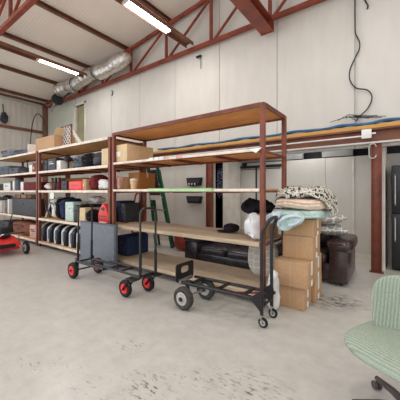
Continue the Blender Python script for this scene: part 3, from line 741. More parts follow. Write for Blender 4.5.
case(84, 97, 203.5, 3.43, .27, Z2, 'navy blue box at back of middle rack fourth shelf', 'navy', 'storage_box', trim='dark', cat='box', zt=1.05)
# red carry case with holed handle
a, b = P(98, 208, F), P(108, 208, F)
t = thing('carry_case', 'red plastic carry case with handle hole on middle rack', 'case', ((a.x + b.x) / 2, F + .1, Z2))
zb = Z2 + .003; w = b.x - a.x
outl = [(a.x, zb), (b.x, zb), (b.x + .0, zb + .22), (b.x - .06, zb + .34), (b.x - .13, zb + .41), (a.x + .13, zb + .41), (a.x + .06, zb + .34), (a.x, zb + .22)]
MB().prism(outl, F, F + .18).obj('shell', 'red', t, bevel=.015)
MB().prism([((a.x + b.x) / 2 + .06 * math.cos(k * PI / 6), zb + .32 + .035 * math.sin(k * PI / 6)) for k in range(12)], F - .004, F - .001).obj('handle_hole', 'black', t)
for k in range(3): MB().box(a.x + .05, b.x - .05, F - .006, F - .001, zb + .05 + k * .06, zb + .075 + k * .06).obj('rib', 'redframe' if k else 'white', t)
# white boards hanging beneath third shelf
p = P(92, 197, 3.2); q = P(106, 203, 3.2)
tag(MB().bar((p.x, 3.3, 1.255), (q.x, 3.3, 1.11), .3, .03).obj('white_slab', 'white', None, bevel=.004), 'white slab tilted under the third shelf above red carry case', 'slab') if False else None
bag(86, 97, 200, 3.435, .26, 1.06, 'crumpled white sheet on top of the navy blue box', 'polybag', 'plastic_sheet', cat='sheet', strap=False, seed=71, amp=.04, zt=1.2)
p = P(93, 178, 3.42); q = P(109, 186, 3.42)
tag(MB().bar((p.x, 3.56, 1.66), (q.x - .05, 3.56, 1.44), .06, .05).obj('leaning_plank', 'redframe', None), 'dull red plank sloping behind the white sack, middle rack', 'plank')
tag(MB().bar((p.x - .1, 3.65, 1.66), (q.x - .1, 3.65, 1.43), .05, .07).obj('leaning_plank', 'white', None), 'white plank sloping behind the maroon cloth, middle rack', 'plank')
case(53.5, 58.5, 178, 3.3, .35, Z3, 'olive grey box behind the bottles on middle rack', 'olive', 'storage_box', cat='box')
case(61, 66.5, 181, F, .35, Z3, 'charcoal pouch box left of the bright red crate', 'dark', 'tool_box', cat='box')
bag(43.5, 48.5, 182, F, .2, Z3, 'crumpled pale cloth at left end of middle rack third shelf', 'polybag', 'pale_cloth', cat='cloth', strap=False, seed=73, amp=.05, zt=1.5)
case(43, 47, 160, 3.02, .45, Z4, 'charcoal crate at left end of middle rack second shelf', 'dark', 'plastic_crate', cat='crate')
# six cases on the bottom shelf
def shell_case(loc, lab, mat, first=None):
    t = thing('travel_case', lab, 'case', loc, group='row of cases on the bottom shelf', local=True)
    W, D, HH = .19, .46, .435
    def outline(k=0.0):
        pts = []
        for i in range(13):
            an = PI * i / 12
            pts.append((-math.cos(an) * (D / 2 - k), .27 + math.sin(an) * (HH - .27 - k)))
        return [(-(D / 2 - k), .002 + k)] + pts + [(D / 2 - k, .002 + k)]
    MB().prism(outline(), -W / 2 + .02, W / 2, 'X').obj('shell', 'black', t, bevel=.012)
    # pale rim bands
    for x0_, x1_ in ((-W / 2 - .01, -W / 2 + .08),):
        ol, il = outline(-.004), outline(.05)
        n = len(ol); mb = MB()
        v = [(x, u, z) for x in (x0_, x1_) for (u, z) in ol] + [(x, u, z) for x in (x0_, x1_) for (u, z) in il]
        f = []
        for i in range(n):
            j = (i + 1) % n
            f += [(i, j, n + j, n + i), (2 * n + i, 3 * n + i, 3 * n + j, 2 * n + j), (i, 2 * n + i, 2 * n + j, j), (n + i, n + j, 3 * n + j, 3 * n + i)]
        mb.add(v, f); mb.xf(Matrix.Translation((0, 0, .006))).obj('rim', mat, t)
    MB().tube([(-.05, -.03, HH), (-.05, -.03, HH + .014), (.05, -.03, HH + .014), (.05, -.03, HH)], .008, 6).obj('handle', 'dark', t)
    MB().blob((0, -D / 2 - .0, .2), (.035, .02, .12), .5).obj('pocket', 'slate', t)
    return t
xs = [P(px, 240, 3.05).x for px in (42.2, 48.6, 55.5, 63, 70.5, 78)]
nm = ['first', 'second', 'third', 'fourth', 'fifth', 'sixth']
c0 = None
for i, x in enumerate(xs):
    lb = nm[i] + ' from left in the row of black round topped cases on bottom shelf'
    if c0 is None: c0 = shell_case((x + .1, 3.25, Z1 + .001), lb, 'palerim')
    else:
        k = dup(c0, (x + .1, 3.25, Z1 + .001), lb)

# --- right unit
Zb, Za, Zm, Zs, Zt = LV1
carton(115, 127, 144.5, 3.01, .62, Zs, 'long tan carton on right rack second shelf by left upright', 'cardl', side=1)
a, b = P(128, 146, 3.25), P(150, 150, 3.25)
for i, (p0, p1, m) in enumerate(((149, 153, 'white'), (154.5, 158, 'papertag'), (159.5, 163, 'white'), (164, 168.5, 'pinkish'), (176, 182, 'pinkish'))):
    a, b = P(p0, 157, 2.931), P(p1, 157, 2.931)
    tag(MB().box(a.x, b.x, 2.929, 2.933, Zs - .03, Zs + .02 ).obj('shelf_label', m, None), ['first white label from left', 'second white label from left', 'third white label from left', 'first pink label', 'farther right pink label'][i] + ' on right rack second shelf edge', 'label', 'labels on the shelf edge')
mb = MB(); q = P(254, 151, 2.92)
mb.add([(q.x - .06, 2.925, Zs - .005), (q.x + .1, 2.915, Zs + .0), (q.x + .04, 2.89, Zs - .06), (q.x - .0, 2.9, Zs - .04)], [(0, 1, 2, 3)])
mb.add([(q.x - .06, 2.922, Zs - .005), (q.x + .1, 2.912, Zs + .0), (q.x + .04, 2.887, Zs - .06), (q.x - .0, 2.897, Zs - .04)], [(3, 2, 1, 0)])
tag(mb.obj('shelf_paper_scrap', 'papertag', None), 'torn paper scrap stuck on second shelf edge near right upright', 'paper')
carton(128.5, 139, 172.5, 3.25, .4, Zm, 'brown carton with domed flap on right rack third shelf', 'cardd', side=1)
carton(117, 124.5, 177, 3.15, .4, Zm, 'tan carton left of brown carton on right rack third shelf', 'card')
bag(116.5, 119, 176, 3.03, .1, Zm, 'pink bundle beside left upright of right rack third shelf', M['pinkish'], 'bundle', cat='bundle', strap=False, seed=33)
t = thing('beaker', 'pale beaker standing before the brown carton, third shelf', 'cup', (P(133, 185, 3.1).x, 3.12, Zm))
MB().lathe([(.05, 0), (.065, .16), (.06, .16), (.047, .01)], (P(133, 185, 3.1).x, 3.12, Zm + .002), n=18).obj('body', 'cardl', t)
MB().lathe([(.067, 0), (.067, .02), (.02, .035)], (P(133, 185, 3.1).x, 3.12, Zm + .163), n=18).obj('lid', 'white', t)
case(115.5, 120, 207, 3.25, .36, Za, 'dark blue bin on right rack fourth shelf, left one', 'navy', 'storage_bin', trim='dark', cat='bin', zt=1.16)
case(120.6, 125, 209, 3.25, .36, Za, 'charcoal bin on right rack fourth shelf, right one', 'dark', 'storage_bin', trim='slate', cat='bin', zt=1.12)
case(117, 128, 234, 3.15, .5, Zb, 'black blue bin on right rack bottom shelf', 'navy', 'storage_bin', trim='dark', cat='bin', zt=.52)
# cap and cloth box at right end of the fourth shelf
c = P(233, 238, 3.45)
t = thing('cap', 'black cap lying on right rack fourth shelf', 'cap', (c.x, 3.4, Za))
MB().blob((c.x, 3.4, Za + .075), (.11, .12, .06), .9, .8, .01, 12, seed=2).obj('crown', 'blackcloth', t)
MB().blob((c.x - .12, 3.38, Za + .024), (.1, .09, .012), .9, .8, .004, 9).obj('brim', 'blackcloth', t)
carton(251, 268.5, 213, 3.3, .35, Za, 'brown carton under black cloth on right rack fourth shelf', 'card', zt=1.05)
a, b = P(251, 210, 3.3), P(268.5, 210, 3.3)
mb = MB().blob(((a.x + b.x) / 2 - .09, 3.44, 1.085), ((b.x - a.x) / 2 + .07, .18, .085), .7, .8, .06, 7, 44, 24, seed=8)
lo = min(v.z for v in mb.v); mb.v = [v + Vector((0, 0, 1.030 - lo)) for v in mb.v]
tag(mb.obj('black_garment', 'blackcloth', None), 'crumpled black garment on top of shelf carton', 'garment')
bag(244, 258, 222, 3.01, .24, Za, 'white plastic bag on right rack fourth shelf, left of red upright', 'polybag', 'plastic_bag', strap=False, seed=41, amp=.09, zt=.97, e=.8)
bag(258.5, 268.5, 222, 3.01, .24, Za, 'white plastic bag at right end of fourth shelf', 'polybag', 'plastic_bag', strap=False, seed=44, amp=.05, zt=.90) if False else None
bag(266, 273, 224, 3.12, .15, Za, 'blue and white bundle at right end of fourth shelf', 'hexgrey', 'cloth_bundle', cat='bundle', strap=False, seed=44, amp=.02, zt=.93) if False else None
# patterned cushion at the right end of the bottom shelf
c = P(259, 256, 3.2)
mb = MB().blob((0, 0, 0), (.21, .075, .25), .55, .75, .012, 8, 32, 20)
mb.xf(Matrix.Translation((-1.515, 3.5, .43)) @ Matrix.Rotation(-.1, 4, 'X'))
tag(mb.obj('cushion', 'hexwhite', None), 'patterned white cushion standing on right rack bottom shelf', 'cushion')
# white sack on the floor beside rack
mb = MB().blob((-1.14, 2.93, .25), (.05, .08, .22), .7, .8, .035, 7, seed=51)
lo = min(v.z for v in mb.v); mb.v = [v + Vector((0, 0, .003 - lo)) for v in mb.v]
tag(mb.obj('plastic_sack', 'polybag', None), 'white plastic sack on the floor between platform truck handle and cartons', 'sack')

# ------------------------------------------------------------------ stack of cartons beside the rack
def carton_w(x0, x1, y0, y1, z0, z1, lab, mat='card'):
    t = thing('moving_carton', lab, 'box', ((x0 + x1) / 2, (y0 + y1) / 2, z0), group='cartons beside the rack')
    MB().box(x0, x1, y0, y1, z0 + .001, z1 - .001).obj('body', mat, t, bevel=.006)
    ym = (y0 + y1) / 2; xm = (x0 + x1) / 2; h = z1 - z0
    MB().box(x1 + .0003, x1 + .002, ym - .03, ym + .03, z1 - h * .55, z1 - .004).box(x1 + .0003, x1 + .002, ym - .03, ym + .03, z0 + .004, z0 + h * .25).obj('tape', 'papertag', t)
    MB().box(xm - .0012, xm + .0012, y0 - .0012, y0 - .0002, z0 + .01, z1 - .01).obj('seam', 'tape', t)
    return t
carton_w(-1.18, -.86, 3.12, 3.42, 0, .26, 'tan carton on floor at front of the carton stack')
carton_w(-1.19, -.81, 3.08, 3.41, .26, .55, 'wide tan carton on top of the front floor carton')
carton_w(-1.16, -.82, 3.44, 3.78, 0, .27, 'tan carton on floor at rear of the carton stack')
carton_w(-1.17, -.82, 3.43, 3.77, .27, .55, 'tan carton second from floor at rear of the stack')
carton_w(-1.15, -.80, 3.25, 3.60, .55, .82, 'tan carton third from floor in the stack')
carton_w(-1.15, -.79, 3.26, 3.61, .82, 1.02, 'topmost tan carton right under the folded blankets')
# blankets
def blanket(c, h, mat, lab, name, seed, e2=.45, amp=.03, fr=5, fold=None, drop=0.0):
    t = thing(name, lab, 'blanket', (c[0], c[1], c[2] - h[2]), group='blankets on the cartons')
    def bend(q):
        u = max(0, (q.x - h[0] * .55) / (h[0] * .45)); w_ = max(0, (-q.x - h[0] * .6) / (h[0] * .4))
        return (q.x, q.y, q.z - drop * u * u - (drop * .4) * w_ * w_)
    mb = MB().blob(c, h, .45, e2, amp, fr, 48, 22, seed=seed, bend=bend)
    mb.obj('body', mat, t, ang=80)
    if fold:
        for k, zz in enumerate(fold):
            MB().tube(smooth_path([Vector((c[0] - h[0] * .85, c[1] - h[1] * .96, c[2] + zz)), Vector((c[0] - .3 * h[0], c[1] - h[1] * 1.03, c[2] + zz + .012)), Vector((c[0] + .3 * h[0], c[1] - h[1] * 1.03, c[2] + zz - .01)), Vector((c[0] + h[0] * .88, c[1] - h[1] * .95, c[2] + zz))]), .013, 8).obj('folded_edge', mat, t)
    return t
mq = blanket((-.95, 3.42, 1.078), (.27, .26, .055), 'mint', 'folded mint quilt lying directly on topmost carton', 'quilt', 3, amp=.022, fold=(-.01,))
blanket((-.955, 3.42, 1.203), (.285, .26, .064), 'peach', 'folded cream comforter between mint quilt and leaf print blanket', 'comforter', 6, amp=.022, fold=(-.012, .022))
blanket((-.93, 3.44, 1.325), (.325, .28, .06), 'leaf', 'black and white leaf print blanket topping the stack', 'blanket', 11, amp=.045, fr=8, drop=.17)
re_ = MB().blob((-1.0, 3.08, 1.0), (.15, .065, .075), .6, .7, .03, 8, 40, 22, seed=17, rot=Matrix.Rotation(-.5, 3, 'Y')).obj('rolled_end', 'mint', mq)
MB().tube(smooth_path([Vector((-1.12, 3.03, .945)), Vector((-1.1, 3.0, 1.0)), Vector((-1.0, 2.995, 1.06)), Vector((-.9, 3.01, 1.075)), Vector((-.87, 3.03, 1.04)), Vector((-.93, 3.01, .985)), Vector((-1.0, 3.01, .97))]), .014, 8).obj('folded_edge', 'paleblue', re_)
mb = MB().blob((-1.22, 3.20, 1.04), (.10, .15, .06), .7, .7, .03, 8, 32, 18, seed=19, rot=Matrix.Rotation(-.5, 3, 'Y'))
tag(mb.obj('draped_quilt', 'paleblue', None), 'pale blue quilt corner drooping at left of the blanket stack', 'blanket')

# ------------------------------------------------------------------ sofa and armchair
def sofa(x0, x1, y0, y1, mat, name, lab, cat, arm=.28, hb=.82, ha=.62, seats=2, hs=.36):
    t = thing(name, lab, cat, ((x0 + x1) / 2, (y0 + y1) / 2, 0))
    D = y1 - y0
    MB().box(x0 + arm * .5, x1 - arm * .5, y0 + .06, y1 - .05, .06, hs - .06).obj('base', mat, t, bevel=.02)
    for s, x in ((-1, x0 + arm / 2), (1, x1 - arm / 2)):
        mb = MB().box(x - arm / 2 + .03, x + arm / 2 - .03, y0 + .02, y1 - .04, .04, ha - .12)
        mb.obj('arm_panel', mat, t, bevel=.03)
        MB().blob((x, (y0 + y1) / 2 - .02, ha - .1), (arm / 2 + .02, D / 2, .115), .35, .7, .012, 6, 36, 18, seed=x).obj('armrest', mat, t)
    MB().blob(((x0 + x1) / 2, y1 - .16, hb * .6), ((x1 - x0) / 2 - arm * .5, .14, hb * .4), .25, .5, .012, 5, 40, 18).obj('backrest', mat, t)
    w = (x1 - x0 - 2 * arm) / seats
    for i in range(seats):
        xc = x0 + arm + w * (i + .5)
        MB().blob((xc, y0 + D * .42, hs), (w / 2 + .004, D * .40, .09), .3, .5, .012, 5, 36, 16, seed=i).obj('seat_cushion', mat, t)
        MB().blob((xc, y1 - .31, (hb + hs + .06) / 2), (w / 2, .11, (hb - hs) / 2 - .03), .35, .6, .015, 5, 36, 16, seed=i + 5).obj('back_cushion', mat, t)
    for x in (x0 + .12, x1 - .12):
        for y in (y0 + .12, y1 - .14): MB().cyl((x, y, 0), (x, y, .06), .025).obj('foot', 'black', t)
    return t
xa = P(183, 250, 3.97).x
sofa(xa, -1.50, 3.95, 4.85, 'sofa', 'leather_sofa', 'black leather sofa standing behind the right rack', 'sofa', hb=.60, ha=.56, hs=.27, arm=.36)
xr = P(350, 280, 4.22).x
sofa(-1.44, xr, 4.2, 5.1, 'armchair', 'leather_armchair', 'dark brown leather armchair behind the cartons', 'armchair', arm=.30, ha=.66, seats=1, hb=.8)
# grey hexagon pillows on armchair
for i, (cx, cz, ry, lab) in enumerate(((-.845, .775, .05, 'lower grey hexagon print pillow on the armchair arm'), (-.86, .915, -.2, 'upper grey hexagon print pillow leaning above the other'))):
    mb = MB().blob((0, 0, 0), (.215 if i == 0 else .2, .21, .085), .4, 1.15, .012, 7, 40, 20, seed=i, rot=Matrix.Rotation(.5 + .5 * i, 3, 'Z'))
    mb.xf(Matrix.Translation((cx, 4.45, cz)) @ Matrix.Rotation(ry, 4, 'Y'))
    tag(mb.obj('pillow', 'hexgrey', None), lab, 'pillow', 'grey pillows')

# ------------------------------------------------------------------ ladder behind rack
lad = thing('stepladder', 'green folded stepladder leaning on back wall behind rack', 'ladder', (P(157, 250, 4.7).x, 4.7, 0))
bx = -4.60
def lp_(u, side, wob=0):       # u 0..1 up the ladder
    w = .27 - .12 * u
    return Vector((bx + side * w + .02, 4.72 - .36 * u + wob, .01 + 1.88 * u))
for s in (-1, 1):
    MB().bar(lp_(0, s), lp_(1, s), .035, .075, (1, 0, 0)).obj('front_rail', 'green', lad)
    MB().bar(lp_(0, s * .9, .09), lp_(.97, s * .9, .06), .03, .05, (1, 0, 0)).obj('rear_rail', 'green', lad)
for k in range(1, 6):
    u = k / 6.3; a, b = lp_(u, -1), lp_(u, 1)
    MB().bar(a, b, .08, .03).obj('step', 'chrome', lad)
a, b = lp_(1.0, -1.25), lp_(1.0, 1.25)
MB().bar(a + Vector((0, .02, .03)), b + Vector((0, .02, .03)), .16, .06).obj('top_cap', 'black', lad, bevel=.006)
a, b = lp_(.62, -1.0, -.045), lp_(.97, 1.0, -.045)
va, vb, vc, vd = lp_(.66, -.85, -.045), lp_(.66, .85, -.045), lp_(.97, .85, -.045), lp_(.97, -.85, -.045)
MB().add([va, vb, vc, vd, va + Vector((0, .01, 0)), vb + Vector((0, .01, 0)), vc + Vector((0, .01, 0)), vd + Vector((0, .01, 0))], [(0, 1, 2, 3), (7, 6, 5, 4), (0, 4, 5, 1), (1, 5, 6, 2), (2, 6, 7, 3), (3, 7, 4, 0)]).obj('warning_panel', 'dark', lad)
va, vb, vc, vd = lp_(.60, -.85, -.052), lp_(.60, .85, -.052), lp_(.66, .85, -.052), lp_(.66, -.85, -.052)
MB().add([va, vb, vc, vd, va + Vector((0, .01, 0)), vb + Vector((0, .01, 0)), vc + Vector((0, .01, 0)), vd + Vector((0, .01, 0))], [(0, 1, 2, 3), (7, 6, 5, 4), (0, 4, 5, 1), (1, 5, 6, 2), (2, 6, 7, 3), (3, 7, 4, 0)]).obj('sticker', 'papertag', lad)
# red hand truck behind rack, left of the ladder
hx = P(137, 220, 4.5).x
ht = thing('sack_truck', 'dull red sack truck behind rack beside the green ladder', 'hand truck', (hx, 4.5, 0))
for s in (-1, 1):
    MB().tube(smooth_path([Vector((hx + s * .1, 4.42, .08)), Vector((hx + s * .1, 4.46, .7)), Vector((hx + s * .09, 4.52, 1.2)), Vector((hx + s * .03, 4.56, 1.3))]), .022, 8).obj('rail', 'redframe', ht)
    w = MB().lathe([(.06, -.02), (.1, -.025), (.12, 0), (.1, .025), (.06, .02)], (hx + s * .17, 4.5, .122), 'X', 18).obj('wheel', 'rubber', ht)
for z in (.3, .6, .95): MB().bar((hx - .1, 4.45 + .05 * z, z), (hx + .1, 4.45 + .05 * z, z), .02, .04).obj('crossbar', 'redframe', ht)
MB().box(hx - .16, hx + .16, 4.22, 4.44, .02, .035).obj('toe_plate', 'redframe', ht)
a = G(170, 251, .0)
c = P(173, 246, 4.6)
mb = MB().blob((c.x + .2, 4.75, .2), (.22, .16, .2), .6, .6, .05, 6, seed=61)
lo = min(v.z for v in mb.v); mb.v = [v + Vector((0, 0, .003 - lo)) for v in mb.v]
tag(mb.obj('red_sack', 'redframe', None), 'dull red sack on floor between ladder and sofa', 'sack')

# ------------------------------------------------------------------ grey panel
x0, x1 = P(80, 240, 2.80).x, P(115.5, 240, 2.80).x
gp = thing('padded_panel', 'large grey padded panel standing before rack behind the cart', 'panel', ((x0 + x1) / 2, 2.8, 0))
MB().box(x0, x1, 2.80, 2.85, .003, .78).obj('frame', 'paneledge', gp, bevel=.008)
MB().box(x0 + .035, x1 - .035, 2.792, 2.80, .05, .75).obj('padding', 'panel', gp, bevel=.004)
for x in (x0 + .1, x1 - .1): MB().box(x - .03, x + .03, 2.85, 2.93, .001, .03).obj('foot', 'dark', gp)

# ------------------------------------------------------------------ carts
def wheel(parent, c, r, w, tyre, hubm, name='wheel', spokes=0):
    t = MB().lathe([(r * .6, -w * .42), (r * .82, -w / 2), (r * .95, -w * .36), (r, 0), (r * .95, w * .36), (r * .82, w / 2), (r * .6, w * .42)], c, 'Y', 28).obj(name, tyre, parent)
    MB().lathe([(r * .58, -w * .46), (r * .5, -w * .50), (r * .42, -w * .44), (r * .22, -w * .46), (r * .2, -w * .62), (r * .2, w * .62), (r * .22, w * .46), (r * .42, w * .44), (r * .5, w * .5), (r * .58, w * .46)], c, 'Y', 24).obj('hub', hubm, t)
    MB().cyl(Vector(c) - Vector((0, w * .7, 0)), Vector(c) + Vector((0, w * .7, 0)), r * .17, 12).obj('axle_cap', 'black', t)
    return t
# folding equipment cart with red hubs
ec = thing('equipment_cart', 'black folding equipment cart with red wheel hubs and two handles', 'cart', (-3.4, 2.36, 0))
yn, yf = 2.22, 2.52; zr = .25
for y in (yn + .03, yf - .03):
    MB().tube([(-4.10, y, zr), (-3.35, y, zr)], .019, 10).obj('side_rail', 'blackmetal', ec)
    MB().tube([(-3.55, y + .001, zr + .032), (-2.57, y + .001, zr + .032)], .015, 10).obj('sliding_rail', 'dark', ec)
for x in (-4.08, -3.72, -3.36): MB().bar((x, yn + .03, zr - .01), (x, yf - .03, zr - .01), .03, .02).obj('crossbar', 'blackmetal', ec)
for x in (-3.0, -2.6): MB().bar((x, yn + .03, zr + .03), (x, yf - .03, zr + .03), .03, .02).obj('crossbar', 'blackmetal', ec)
def uhandle(parent, x, ya, yb, z0, z1, r, lean=0, mat='blackmetal', sleeve=.3):
    pts = [(x, ya, z0), (x + lean * .5, ya, (z0 + z1) / 2), (x + lean, ya, z1 - .07), (x + lean, ya + .02, z1 - .02), (x + lean, ya + .07, z1), (x + lean, yb - .07, z1), (x + lean, yb - .02, z1 - .02), (x + lean, yb, z1 - .07), (x + lean * .5, yb, (z0 + z1) / 2), (x, yb, z0)]
    h = MB().tube(pts, r, 10).obj('handle', mat, parent)
    for y in (ya, yb):
        MB().tube([(x + lean * sleeve * .2, y, z0 - .01), (x + lean * sleeve, y, z0 + sleeve)], r * 1.35, 10).obj('sleeve', 'black', h)
    return h
uhandle(ec, -4.03, yn + .03, yf - .04, zr, 1.14, .014, .02)
uhandle(ec, -2.575, yn + .02, yf - .02, zr + .03, 1.13, .014, .0)
for y in (yn, yf):
    wheel(ec, (-4.06 if y == yn else -4.0, y - (.03 if y == yn else -.06), .125), .124, .07, 'rubber', 'redhub')
    MB().box(-4.09, -4.0, y - .0 + (.02 if y == yn else -.02), y + (.028 if y == yn else -.012), .1, zr + .05).obj('bracket', 'black', ec)
MB().cyl((-4.04, yn - .03, .125), (-4.02, yf + .05, .125), .012, 8).obj('axle', 'blackmetal', ec)
for y in (yn - .02, yf - .01):
    wx = -2.78 if y < 2.4 else -2.70
    wheel(ec, (wx - .03, y, .112), .111, .055, 'rubber', 'redhub', 'caster_wheel')
    for s in (-1, 1): MB().bar((wx - .03, y + s * .04, .1), (wx + .09, y + s * .04, zr), .008, .05, (0, 1, 0)).obj('caster_fork', 'blackmetal', ec)
    MB().box(wx + .03, wx + .19, y - .05, y + .05, zr - .003, zr + .012).obj('caster_plate', 'blackmetal', ec)
    MB().tube([(wx + .05, y - .05, zr - .02), (wx + .12, y - .05, zr - .06)], .01, 6).obj('brake_lever', 'black', ec)
# convertible platform truck with grey hubs
pt = thing('platform_truck', 'black convertible platform truck with pneumatic tyres and bent handle', 'hand truck', (-1.55, 2.6, 0))
def TL(x, y, z): return Vector((x, y + (x + 1.95) * .075, z))
ya, yb = 2.45, 2.71
for y in (ya, yb): MB().tube([TL(-2.08, y, .27), TL(-1.06, y, .27)], .018, 10).obj('side_rail', 'blackmetal', pt)
for x in (-1.95, -1.6, -1.3): MB().bar(TL(x, ya, .275), TL(x, yb, .275), .035, .02).obj('crossbar', 'blackmetal', pt)
MB().bar(TL(-1.5, ya + .02, .262), TL(-1.15, yb - .04, .262), .03, .01).obj('brace', 'maroon', pt)
np_ = MB(); xw = -2.11
def ring(poly, hole, x0_, x1_):
    n = len(poly); v = [(x, u, z) for x in (x0_, x1_) for (u, z) in poly] + [(x, u, z) for x in (x0_, x1_) for (u, z) in hole]; f = []
    for i in range(n):
        j = (i + 1) % n
        f += [(i, j, n + j, n + i), (2 * n + i, 3 * n + i, 3 * n + j, 2 * n + j), (i, 2 * n + i, 2 * n + j, j), (n + i, n + j, 3 * n + j, 3 * n + i)]
    return v, f
def rrect(cy, cz, hy, hz, r):
    o = []
    for q, (sy, sz) in enumerate(((1, 1), (-1, 1), (-1, -1), (1, -1))):
        for k in range(4):
            an = q * PI / 2 + k * PI / 6
            o.append((cy + sy * (hy - r) + r * math.cos(an), cz + sz * (hz - r) + r * math.sin(an)))
    return o
np_.add(*ring(rrect(2.54, .375, .165, .105, .03), rrect(2.54, .40, .075, .04, .035), xw - .006, xw + .006))
np_.obj('toe_plate', 'black', pt)
MB().bar((xw + .02, 2.42, .285), (xw + .02, 2.66, .285), .03, .03).obj('hinge', 'chrome', pt)
wheel(pt, (-1.98, 2.36, .13), .13, .085, 'grubber', 'hub')
wheel(pt, (-1.95, 2.76, .13), .13, .085, 'grubber', 'hub')
MB().cyl((-1.98, 2.36, .13), (-1.95, 2.76, .13), .013, 8).obj('axle', 'chrome', pt)
for y in (2.43, 2.68): MB().bar((-1.965, y, .11), (-1.99, y + .01, .275), .05, .012, (0, 1, 0)).obj('axle_bracket', 'blackmetal', pt)
pth = []
yn2, yf2 = TL(-1.1, ya, 0).y, TL(-1.1, yb, 0).y
hp = [(-1.10, yn2, .12), (-1.10, yn2, .86), (-1.075, yn2 + .005, .98), (-1.04, yn2 + .03, 1.05), (-1.02, yn2 + .08, 1.08), (-1.02, yf2 - .08, 1.08), (-1.04, yf2 - .03, 1.05), (-1.075, yf2 - .005, .98), (-1.10, yf2, .86), (-1.10, yf2, .12)]
MB().tube(smooth_path([Vector(p) for p in hp], 4), .018, 10).obj('handle', 'blackmetal', pt)
for y in (yn2, yf2):
    MB().prism([(-1.22, .27), (-1.1, .36), (-1.08, .27), (-1.1, .15)], y - .024, y + .024).obj('gusset', 'black', pt)
    wheel(pt, (-1.085, y, .05), .05, .03, 'rubber', 'hub', 'caster_wheel')
    for s in (-1, 1): MB().bar((-1.085, y + s * .022, .05), (-1.10, y + s * .022, .13), .006, .03, (0, 1, 0)).obj('caster_fork', 'chrome', pt)
MB().cyl((-1.1, yn2, .2), (-1.1, yf2, .2), .012, 8).obj('spacer_bar', 'blackmetal', pt)

# ------------------------------------------------------------------ red mower at the left edge
mx = thing('lawn_mower', 'red lawn mower with black engine and wheels at left edge', 'mower', (-7.05, 2.1, 0))
dk = [(-7.75, .12), (-6.62, .10), (-6.5, .18), (-6.56, .28), (-6.9, .36), (-7.6, .36), (-7.78, .26)]
MB().prism(dk, 1.88, 2.38).obj('deck', 'red', mx, bevel=.03, seg=3)
MB().prism([(1.98, .17), (2.26, .17), (2.26, .25), (1.98, .25)], -6.52, -6.49, 'X').obj('badge_plate', 'black', mx)
MB().lathe([(.16, 0), (.17, .04), (.17, .12), (.12, .15), (.11, .2), (.04, .22)], (-7.1, 2.1, .362), n=24).obj('engine', 'dark', mx)
MB().box(-6.9, -6.72, 2.05, 2.25, .362, .58).obj('air_filter', 'black', mx, bevel=.02)
MB().box(-7.5, -7.38, 2.0, 2.25, .362, .5).obj('fuel_tank', 'black', mx, bevel=.03)
for x in (-6.45, -7.6):
    for y in (1.82, 2.44):
        wheel(mx, (x, y, .14), .14, .06, 'rubber', 'hub')
        MB().cyl((x, y, .14), (x, 1.95 if y < 2.1 else 2.31, .2), .014, 8).obj('axle', 'chrome', mx)
for y in (1.96, 2.32): MB().tube(smooth_path([Vector((-6.62, y, .22)), Vector((-6.5, y, .38)), Vector((-6.35, y, .47)), Vector((-6.2, y, .5))]), .013, 8).obj('handle_bar', 'chrome', mx)
MB().cyl((-6.2, 1.96, .5), (-6.2, 2.32, .5), .016, 8).obj('handle_grip', 'dark', mx)
MB().tube([(-7.3, 2.3, .36), (-7.1, 2.34, .62), (-6.98, 2.36, .82)], .012, 6).obj('control_rod', 'dark', mx)

# ------------------------------------------------------------------ office chair
och = thing('office_chair', 'pale green ribbed office chair with black five star base', 'chair', (.04, 1.93, 0), math.radians(-28), local=True)
def seatbend(q):
    x, y, z = q
    z += .03 * (y / .24) ** 2 * (1 if y > 0 else -1.2) - .012 * (1 - (x / .25) ** 2)
    return (x, y, z)
st = MB().blob((-.015, .005, .44), (.285, .235, .05), .5, .75, 0, 4, 64, 24, bend=seatbend).obj('seat', 'ribseat', och, ang=80)
MB().blob((0, .0, .395), (.22, .2, .025), .45, .6, 0, 4, 48, 12).obj('seat_shell', 'chairplastic', och)
def backbend(q):
    x, y, z = q
    return (x * (1 - .10 * (-z / .2 if z < 0 else 0)), y - 2.2 * x * x + .12 * (z + .2), z)
MB().blob((0, .19, .615), (.25, .038, .195), .4, .42, 0, 4, 64, 36, bend=backbend).obj('backrest', 'ribback', och, ang=80)
MB().tube(smooth_path([Vector((0, .05, .37)), Vector((0, .25, .38)), Vector((0, .31, .46)), Vector((0, .29, .6))]), .022, 10).obj('back_support', 'chairplastic', och)
BO = Vector((.0, .03, 0))
MB().lathe([(.03, .1), (.03, .24), (.022, .24), (.022, .38)], BO, n=16).obj('gas_lift', 'chrome', och)
MB().box(-.1, .1, -.09, .12, .35, .375).obj('mechanism', 'chairplastic', och, bevel=.008)
MB().lathe([(.05, .06), (.055, .08), (.05, .13), (.03, .14)], BO, n=20).obj('hub', 'chairplastic', och)
for k in range(5):
    an = math.radians(27 + 128 + 72 * k)
    d = Vector((math.cos(an), math.sin(an), 0)); L = .30
    lg = MB().tube([BO + d * .03 + Vector((0, 0, .105)), BO + d * .15 + Vector((0, 0, .10)), BO + d * L + Vector((0, 0, .075))], [.026, .022, .016], 8).obj('leg', 'chairplastic', och)
    c = BO + d * L; n_ = Vector((-d.y, d.x, 0))
    for s in (-1, 1):
        MB().lathe([(.018, -.009), (.024, -.009), (.028, 0), (.024, .009), (.018, .009)], (0, 0, 0), 'Y', 18).xf(Matrix.Translation(c + n_ * (s * .015) + Vector((0, 0, .0285))) @ Matrix.Rotation(an, 4, 'Z')).obj('caster', 'chairplastic', lg)

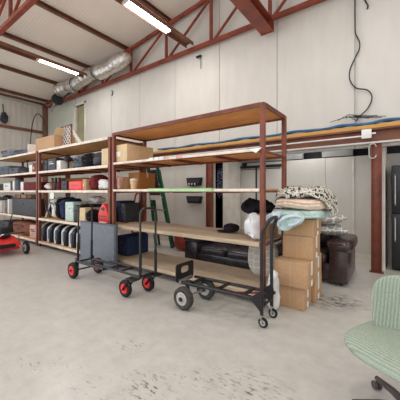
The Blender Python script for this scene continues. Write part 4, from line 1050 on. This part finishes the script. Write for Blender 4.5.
# ------------------------------------------------------------------ light and camera
w = bpy.data.worlds.new('World'); S.world = w; w.use_nodes = True
bg = w.node_tree.nodes['Background']; bg.inputs['Color'].default_value = (1.0, .985, .97, 1); bg.inputs['Strength'].default_value = 1.5
nn, ll = w.node_tree.nodes, w.node_tree.links
tc = nn.new('ShaderNodeTexCoord'); vm = nn.new('ShaderNodeVectorMath'); vm.operation = 'DOT_PRODUCT'; vm.inputs[1].default_value = (-.93, -.35, .1)
rp = nn.new('ShaderNodeValToRGB'); rp.color_ramp.elements[0].position = .2; rp.color_ramp.elements[0].color = (.50, .495, .485, 1)
rp.color_ramp.elements[1].position = 1.0; rp.color_ramp.elements[1].color = (1.0, 1.05, 1.14, 1)
ll.new(tc.outputs['Generated'], vm.inputs[0]); ll.new(vm.outputs['Value'], rp.inputs['Fac']); ll.new(rp.outputs['Color'], bg.inputs['Color'])
bg.inputs['Strength'].default_value = 2.6
def area(name, loc, rot, sx, sy, e, col=(1, .98, .95)):
    l = bpy.data.lights.new(name, 'AREA'); l.shape = 'RECTANGLE'; l.size = sx; l.size_y = sy; l.energy = e; l.color = col
    o = bpy.data.objects.new(name, l); C.objects.link(o); o.location = loc; o.rotation_euler = rot; return o
for i, (x, y) in enumerate(((-4.17, 3.85), (-7.91, 3.85), (-4.17, .3), (-7.91, .3), (-.4, .3), (-.4, 3.0))):
    area('overhead_light', (x, y, 4.88), (0, 0, 0), .15, 1.15, 34)  # entries past the modelled lamps are added, standing in for unseen ones
for x in (-1.6, 1.4): area('alcove_fill', (x, 5.95, 2.42), (0, 0, 0), 1.15, .15, 9)  # added fill that brightens the recess; no fixture there

cam = bpy.data.cameras.new('camera'); co = bpy.data.objects.new('camera', cam); C.objects.link(co)
co.location = (0, 0, H); co.rotation_euler = (PI / 2, 0, YAW)
cam.sensor_width = 24; cam.sensor_fit = 'HORIZONTAL'; cam.lens = 24 * 270 / 400.0; cam.shift_y = -9 / 400.0; cam.clip_start = .05
S.camera = co
S.view_settings.view_transform = 'Standard'; S.view_settings.look = 'None'
S.view_settings.gamma = 1; S.view_settings.exposure = -0.12; S.view_settings.use_curve_mapping = False
S.cycles.use_denoising = True
S.cycles.max_bounces = 8; S.cycles.diffuse_bounces = 5
